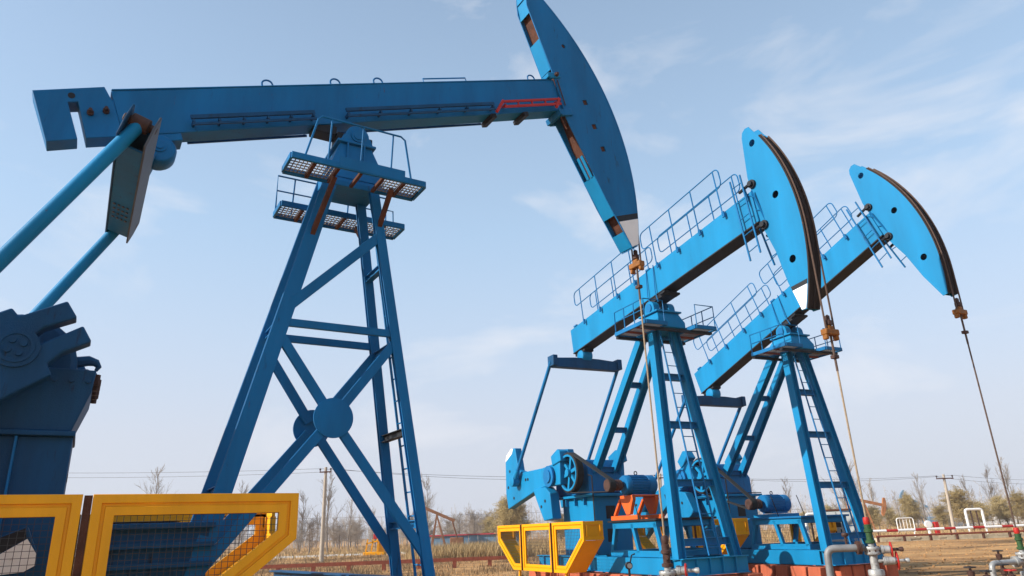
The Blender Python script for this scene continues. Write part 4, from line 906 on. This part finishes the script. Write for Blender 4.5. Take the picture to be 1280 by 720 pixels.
# ------------------------------------------------------------------ distant pumping units
def small_unit(label, px, py_base, Y, S, flip, tilt, mat, group='distant pumping units', rz=0):
    p = at(px, py_base, Y); U = thing('distant_pumping_unit', label, 'pumping unit', (p.x, Y, 0), rz, group)
    f = -1 if flip else 1; H = 4.2*S; T = Matrix.Translation((0, 0, H)) @ Matrix.Rotation(-f*tilt, 4, 'Y')
    m = MB(T); m.b2((-2.4*S if f > 0 else -2.6*S, -.12*S, 0), (2.6*S if f > 0 else 2.4*S, .12*S, .38*S)); m.build('walking_beam', mat, U)
    m = MB(T); pl = [(2.55, -1.0), (2.6, 1.2), (2.75, 1.25)]+arc(0, 0, 3.1, R(22), R(-24), 10)+[(2.75, -1.3)]
    pl = [(x*S*f, z*S) for x, z in pl]; m.prism(pl, -.16*S, .16*S); m.build('horsehead', mat, U)
    for s in (-1, 1):
        for x in (-1.2, .7):
            m = MB(); m.bar((x*S*f, s*.7*S, 0), (0, s*.15*S, H), .16*S, .16*S, up=(0, 1, 0)); m.build('leg', mat, U)
    for z in (.35, .65):
        m = MB(); m.bar((-1.2*S*f*(1-z), -.7*S*(1-z)-.1*S, H*z), (.7*S*f*(1-z), -.7*S*(1-z)-.1*S, H*z), .08*S, .1*S); m.build('cross_bar', mat, U)
    tp = T @ Vector((-2.2*S*f, 0, 0))
    for s in (-1, 1):
        m = MB(); m.tube([(tp.x, s*.5*S, tp.z), (-2.6*S*f, s*.5*S, 1.3*S)], .05*S, 6); m.build('pitman_rod', mat, U)
    m = MB(); m.b2((-3.4*S, -.5*S, 0), (-1.7*S, .5*S, 1.4*S)) if f > 0 else m.b2((1.7*S, -.5*S, 0), (3.4*S, .5*S, 1.4*S)); m.build('gearbox', mat, U, bevel=.1*S)
    m = MB(); m.tube([(3.1*S*f, 0, T.translation.z), (3.1*S*f, 0, .3)], .03*S, 5); m.build('polished_rod', 'rope_dark', U)
    return U
small_unit('old rust-brown pumping unit behind the reeds right of the braced tower', 546, 686, 78, .83, True, R(24), 'rust_brown')
small_unit('rust-orange pumping unit among the trees right of the striped ladder legs', 1086, 662, 75, .72, False, R(-14), 'rust_orange')
small_unit('tiny pale blue pumping unit among the far trees near the pale pole', 1150, 656, 130, .9, True, R(28), 'sheet_blue')
p = at(468, 692, 62); Ym = thing('yellow_machine', 'small yellow machine frame between the tower legs in the distance', 'machine', (p.x, 62, 0))
m = MB(); m.b2((-.85, -.5, .1), (.9, .5, .35)); m.build('base', 'yellow', Ym, bevel=.03)
for x in (-.65, -.2, .3):
    m = MB(); m.bar((x, -.4, .35), (x+.15, -.4, 1.35), .1, .1, up=(0, 1, 0)); m.build('frame_bar', 'yellow', Ym)
m = MB(); m.bar((-.6, -.4, 1.0), (.5, -.4, 1.25), .1, .12); m.build('top_bar', 'yellow', Ym)
m = MB(); m.prism([(.25, .35), (.85, .35), (.55, 1.2), (.25, 1.4)], -.3, .3); m.build('hood', 'yellow', Ym, bevel=.03)
m = MB(); m.b2((-.1, -.15, 1.35), (.2, .15, 1.75)); m.build('red_head', 'red', Ym, bevel=.03)

# ------------------------------------------------------------------ poles and wires
def pole(label, px0, py0, px1, py1, Y, arm=0):
    a, b = at(px0, py0, Y), at(px1, py1, Y); P = thing('utility_pole', label, 'utility pole', (a.x, Y, 0), 0, 'utility poles'); d = b-a
    m = MB(); m.tube([(0, 0, -.2), (d.x, 0, b.z)], [.16, .10], 12); m.build('shaft', 'concrete', P)
    m = MB(); m.bar((d.x-arm, -.1, b.z-.35), (d.x+arm, -.1, b.z-.35), .07, .09); ca = m.build('cross_arm', 'rust', P); tops = []
    for x in (-arm, arm):
        q = MB(); q.lathe([(.03, 0), (.03, .08), (.08, .10), (.06, .14), (.08, .17), (.05, .22), (.001, .23)], (d.x+x*.92, -.1, b.z-.305), (0, 0, 1), 10); q.build('insulator', 'porcelain', ca); tops.append(Vector((a.x+d.x+x*.92, Y-.1, b.z-.1)))
    return tops
tl = pole('tall concrete utility pole seen left of the near brace', 401.6, 702, 407.5, 584, 53, .42)
tr = pole('leaning pale utility pole left of the big olive willow', 1193, 664.5, 1179, 593, 64, .75)
tm = pole('thin utility pole behind the motor of the middle unit', 828, 682, 825, 592, 60, .5)
def wire(label, a, b, sag, r=.016):
    pts = [a+(b-a)*(i/14)+Vector((0, 0, -sag*4*(i/14)*(1-i/14))) for i in range(15)]; m = MB(); m.tube(pts, r, 4); tag(m.build('power_line', 'cable'), label, 'wire', 'power lines')
lo = at(-120, 588, 55)
wire('upper power line left of the tall concrete pole', lo+Vector((0, 0, .0)), tl[0], .25); wire('lower power line left of the tall concrete pole', lo+Vector((0, 0, -.35)), tl[1]+Vector((0, 0, -.25)), .3)
wire('power line from the tall concrete pole to the middle pole, left strand', tl[0], tm[0], .35); wire('power line from the tall concrete pole to the middle pole, right strand', tl[1], tm[1], .6)
wire('power line from the middle pole to the leaning pole, left strand', tm[0], tr[0], .35); wire('power line from the middle pole to the leaning pole, right strand', tm[1], tr[1], .55)
wire('power line running right from the leaning pole', tr[1], at(1420, 595, 64), .4); wire('second power line running right from the leaning pole', tr[0]+Vector((0, 0, -.1)), at(1420, 600, 64), .5)
wire('low far power line crossing behind the left trees', at(200, 650, 92), at(760, 637, 92), .25, .022)
wire('low far power line crossing behind the right trees', at(760, 637, 92), at(1420, 628, 92), .3, .022)

# ------------------------------------------------------------------ trees
def grow(seed, kind):
    """bare tree of unit height: trunk segments and twig segments"""
    r = random.Random(seed); trunk, twigs = [], []
    def branch(p, d, ln, rad, lev, maxlev):
        n = 3 if lev else 7; q = p.copy(); out = trunk if lev == 0 else twigs
        for i in range(n):
            w = .10 if lev == 0 else .22
            d = (d+Vector((r.uniform(-w, w), r.uniform(-w, w), (r.uniform(-.05, .22) if kind != 'willow' or lev < 2 else r.uniform(-.30, .06))))).normalized()
            e = q+d*ln/n; r0 = rad*(1-.8*i/n); r1 = rad*(1-.8*(i+1)/n); out.append((q.copy(), e.copy(), r0, r1))
            f = (i+1)/n
            if lev < maxlev:
                start = {'poplar': .16, 'round': .28, 'willow': .22}[kind]
                if lev or f > start:
                    k = {'poplar': (3, 2, 2), 'round': (4, 3, 3), 'willow': (6, 5, 3)}[kind][min(lev, 2)]
                    for _ in range(k):
                        a = r.uniform(0, 2*math.pi); sp = {'poplar': .42, 'round': .95, 'willow': .9}[kind]*r.uniform(.6, 1.25)
                        side = Vector((math.cos(a), math.sin(a), 0)); side = (side-d*side.dot(d)).normalized()
                        bd = (d*math.cos(sp)+side*math.sin(sp)).normalized()
                        t = r.random(); s0 = q+(e-q)*t
                        bl = {'poplar': (.34*(1.15-f)+.06), 'round': (.42*(1.1-f*.6)), 'willow': (.40*(1.1-f*.55))}[kind] if lev == 0 else ln*r.uniform(.4, .62)
                        branch(s0, bd, bl*r.uniform(.7, 1.15), max(.0016, r1*.42), lev+1, maxlev)
            q = e
    branch(Vector((0, 0, -.01)), Vector((r.uniform(-.06, .06), r.uniform(-.06, .06), 1)), .92 if kind == 'poplar' else .72, {'poplar': .012, 'round': .02, 'willow': .022}[kind], 0, 3)
    return trunk, twigs, r
def stick(m, p, q, r0, r1, n=3):
    d = (q-p).normalized(); u = d.orthogonal().normalized(); w = d.cross(u); k = len(m.v)
    for e, rr in ((p, r0), (q, r1)):
        for i in range(n): m.v.append(tuple(e+(u*math.cos(2*math.pi*i/n)+w*math.sin(2*math.pi*i/n))*rr))
    for i in range(n): m.f.append((k+i, k+(i+1) % n, k+n+(i+1) % n, k+n+i))
protos = {}
for kind, seeds in (('poplar', (1, 2, 3, 4)), ('round', (11, 12, 13)), ('willow', (21, 22, 23, 24))):
    for sd in seeds:
        tk, tw, r = grow(sd, kind); a = MB(); b = MB()
        for s in tk: stick(a, *s, n=7)
        for p, q, r0, r1 in tw: stick(b, p, q, max(r0, .0011 if kind == 'poplar' else .0014), max(r1, .0007 if kind == 'poplar' else .0009))
        if kind == 'willow':
            for p, q, r0, r1 in tw:
                if r0 > .006: continue
                for _ in range(1 if r.random() < .75 else 2):
                    c = p+(q-p)*r.random()+Vector((r.gauss(0, .012), r.gauss(0, .012), r.gauss(0, .012))); k = len(b.v); u = Vector((r.uniform(-1, 1), r.uniform(-1, 1), r.uniform(-1, 1))).normalized()*.0085; w = u.orthogonal().normalized()*.004
                    b.v += [tuple(c-u), tuple(c+w), tuple(c+u), tuple(c-w)]; b.f.append((k, k+1, k+2, k+3))
        def raw(mb, name, mat):
            me = bpy.data.meshes.new(name); me.from_pydata(mb.v, [], mb.f); me.materials.append(M[mat]); return me
        protos.setdefault(kind, []).append((raw(a, 'trunk', 'bark'), raw(b, 'crown', 'willow' if kind == 'willow' else 'twig')))
tn = [0]
def tree(kind, px, ptop, Y, label, group, wide=1.0):
    b = at(px, 660, Y); h = at(px, ptop, Y).z; i = tn[0]; tn[0] += 1
    t = thing({'poplar': 'poplar_tree', 'round': 'bare_tree', 'willow': 'willow_tree'}[kind], label, 'tree', (b.x, Y, 0), i*1.7, group); t.scale = (h*wide, h*wide, h)
    tr_, cr_ = protos[kind][i % len(protos[kind])]
    shared('trunk', tr_, t); shared('crown', cr_, t); return t
gp, gr, gw = 'bare poplars of the tree line', 'bare round trees of the tree line', 'olive willows of the tree line'
for px, pt, Y, lb in ((185, 583, 85, 'bare poplar top poking above the ochre guard'), (300, 600, 92, 'bare poplar behind the left tower leg'), (376, 612, 95, 'thin bare poplar just right of the ochre guard'), (411, 590, 82, 'tall bare poplar just right of the concrete pole'), (436, 622, 88, 'second bare poplar right of the concrete pole'), (466, 632, 96, 'bare poplar above the yellow machine'),
        (533, 592, 84, 'tall bare poplar right of the braced tower'), (949, 600, 90, 'bare poplar left of the rightmost unit’s motor'), (990, 596, 86, 'bare poplar above the rightmost unit’s motor'), (1062, 566, 80, 'tallest bare poplar beside the rightmost unit’s legs'), (1078, 572, 83, 'tall bare poplar right of the rightmost unit’s legs'), (1100, 598, 90, 'bare poplar behind the rust-orange distant unit'), (1160, 590, 92, 'bare poplar just left of the leaning pole'), (1218, 592, 96, 'bare poplar rising out of the big olive willow'), (1252, 580, 90, 'tall bare poplar left of the right edge'), (1274, 572, 86, 'tall bare poplar at the right edge'), (1128, 612, 98, 'bare poplar above the thin barred frame'), (760, 622, 100, 'bare poplar behind the rear legs of the middle unit')):
    tree('poplar', px, pt, Y, lb, gp)
rr = random.Random(33)
for px, pt, Y, lb in ((388, 640, 80, 'spreading bare tree right of the ochre guard'), (374, 650, 90, 'low bare tree touching the ochre guard'), (425, 645, 100, 'bare tree between the two near poplars'), (448, 648, 105, 'bare tree left of the near brace foot'), (470, 650, 108, 'small bare tree behind the yellow machine'), (492, 640, 104, 'bare tree behind the tower ladder foot'), (515, 638, 100, 'bare tree seen between tower legs'), (575, 634, 104, 'bare tree behind the old rust unit'), (560, 640, 96, 'bare tree above the blue sheet fence, left end'), (592, 630, 100, 'bare tree above the blue sheet fence, middle'), (611, 632, 108, 'bare tree above the blue sheet fence, right end'),
        (775, 640, 104, 'bare tree seen below the middle unit’s belt'), (905, 630, 100, 'bare tree left of the rightmost unit’s cranks'), (975, 628, 104, 'bare tree behind the rightmost motor'), (1028, 622, 100, 'bare tree behind the rightmost unit’s front leg'), (1110, 622, 104, 'bare tree right of the rust-orange distant unit'), (1148, 618, 100, 'bare tree near the tiny blue unit'), (1176, 625, 106, 'bare tree right behind the leaning pole')):
    tree('round', px, pt, Y, lb, gr, 1.05)
for px, pt, Y, wd, lb in ((633, 606, 78, .95, 'olive willow left of the bright yellow guard'), (655, 622, 88, 1.0, 'olive willow behind the bright yellow guard'), (612, 640, 100, 1.0, 'small olive willow left of the tall one'), (700, 636, 96, 1.1, 'olive willow behind the middle unit’s crank'), (1092, 628, 84, 1.2, 'olive willow behind the rust-orange distant unit'), (1122, 630, 90, 1.2, 'olive willow behind the thin barred frame'), (1145, 610, 88, .9, 'olive willow left of the leaning pole'), (1205, 604, 82, 1.25, 'big round olive willow right of the leaning pole'), (1232, 622, 88, 1.2, 'lower olive willow right of the white portal'), (1262, 614, 84, 1.1, 'olive willow by the right edge'), (1290, 608, 82, 1.1, 'olive willow crossing the right edge'), (1180, 628, 94, 1.2, 'low olive willow behind the leaning pole'), (1042, 626, 92, 1.0, 'olive willow behind the grey cabinet'), (1010, 636, 98, 1.1, 'low olive willow behind the white bent pipe'), (935, 640, 96, 1.1, 'low olive willow behind the rightmost unit’s rear')):
    tree('willow', px, pt, Y, lb, gw, wd)

rr = random.Random(71)
for i in range(34):
    px = rr.choice((rr.uniform(372, 500), rr.uniform(505, 640), rr.uniform(690, 1290)))
    tree('round' if i % 3 else 'poplar', px, rr.uniform(634, 652)-(px-640)*.030, rr.uniform(112, 128), 'small grey bare tree in the far row behind the nearer trees', 'far row of grey bare trees', 1.15)
# far wood seen as one mass
m = MB(); rr = random.Random(9)
for i in range(1500):
    px = rr.uniform(-100, 1400); Y = rr.uniform(130, 190); b = at(px, 660, Y); h = rr.uniform(3.0, 6.2)*(1.0 if rr.random() < .85 else 1.3); p = Vector((b.x, Y, 0)); lean = Vector((rr.gauss(0, .1), 0, 1))
    stick(m, p, p+lean*h, .07, .02)
    for k in range(24):
        t = rr.uniform(.15, .95); q = p+lean*h*t; e = q+Vector((rr.gauss(0, .55), rr.gauss(0, .5), rr.uniform(.1, 1.3)))*(1.25-t)*1.3; stick(m, q, e, .028, .012)
me = bpy.data.meshes.new('far_wood'); me.from_pydata(m.v, [], m.f); me.materials.append(M['twig_far']); o = bpy.data.objects.new('far_wood', me); C.objects.link(o)
stuff(o, 'hazy bare wood closing off the horizon', 'wood')

# ------------------------------------------------------------------ dry grass
def grass(name, label, n, spot, h0, h1, w, mat, seed):
    r = random.Random(seed); v = []; f = []
    for i in range(n):
        x, y = spot(r); h = r.uniform(h0, h1)*r.uniform(.6, 1); a = r.uniform(0, math.pi); dx, dy = math.cos(a)*w, math.sin(a)*w; lx, ly = r.gauss(0, .22)*h, r.gauss(0, .22)*h; k = len(v)
        v += [(x-dx, y-dy, -.03), (x+dx, y+dy, -.03), (x+lx*.4+dx*.7, y+ly*.4+dy*.7, h*.6), (x+lx*.4-dx*.7, y+ly*.4-dy*.7, h*.6), (x+lx, y+ly, h)]
        f += [(k, k+1, k+2, k+3), (k+3, k+2, k+4)]
    me = bpy.data.meshes.new(name); me.from_pydata(v, [], f); me.materials.append(M[mat]); o = bpy.data.objects.new(name, me); C.objects.link(o); stuff(o, label, 'grass')
def reed_spot(r):
    Y = r.uniform(46, 58); return bearing(r.triangular(505, 700, 590), Y), Y
grass('dry_reeds', 'tall dry straw-coloured reeds behind the red rail', 15000, reed_spot, .55, 1.15, .018, 'straw', 1)
cl = [(random.Random(5+i).uniform(-24, 6), random.Random(50+i).uniform(25, 60)) for i in range(420)]
def tuft(r):
    c = r.choice(cl); return c[0]+r.gauss(0, .5), c[1]+r.gauss(0, .5)
grass('dry_grass', 'short dry brown grass tufts on the soil to the left', 30000, tuft, .06, .24, .012, 'straw_dark', 2)
def far_sp(r):
    Y = r.uniform(58, 125); return bearing(r.uniform(60, 1380), Y), Y
grass('far_dry_grass', 'pale dry grass on the field before the tree line', 26000, far_sp, .15, .5, .03, 'straw', 3)
# small stones on the soil
m = MB(); r = random.Random(12)
for i in range(3500):
    Y = r.uniform(18, 48); x = bearing(r.uniform(380, 1330), Y); s = r.uniform(.012, .045)*r.uniform(.5, 1); m.box((x, Y, s*.3), (s*2, s*1.6, s), Matrix.Rotation(r.uniform(0, 3), 3, 'Z'))
stuff(m.build('gravel', 'soil', smooth=0), 'small clods and stones scattered on the soil', 'gravel')

# ------------------------------------------------------------------ thin spring haze
m = MB(); m.b2((-330, -60, -1.3), (330, 260, 17)); hz = m.build('haze', 'white', smooth=0); hz.data.materials.clear()
hm_ = bpy.data.materials.new('haze_air'); hm_.use_nodes = True; t = hm_.node_tree; t.nodes.clear()
ov = N(t, 'ShaderNodeOutputMaterial'); pv = N(t, 'ShaderNodeVolumePrincipled'); pv.inputs['Color'].default_value = (.93, .95, 1, 1); pv.inputs['Density'].default_value = .0006; pv.inputs['Anisotropy'].default_value = .2
t.links.new(pv.outputs['Volume'], ov.inputs['Volume']); hz.data.materials.append(hm_); hz['kind'] = 'stuff'; hz['label'] = 'thin pale haze over the whole field'; hz['category'] = 'haze'
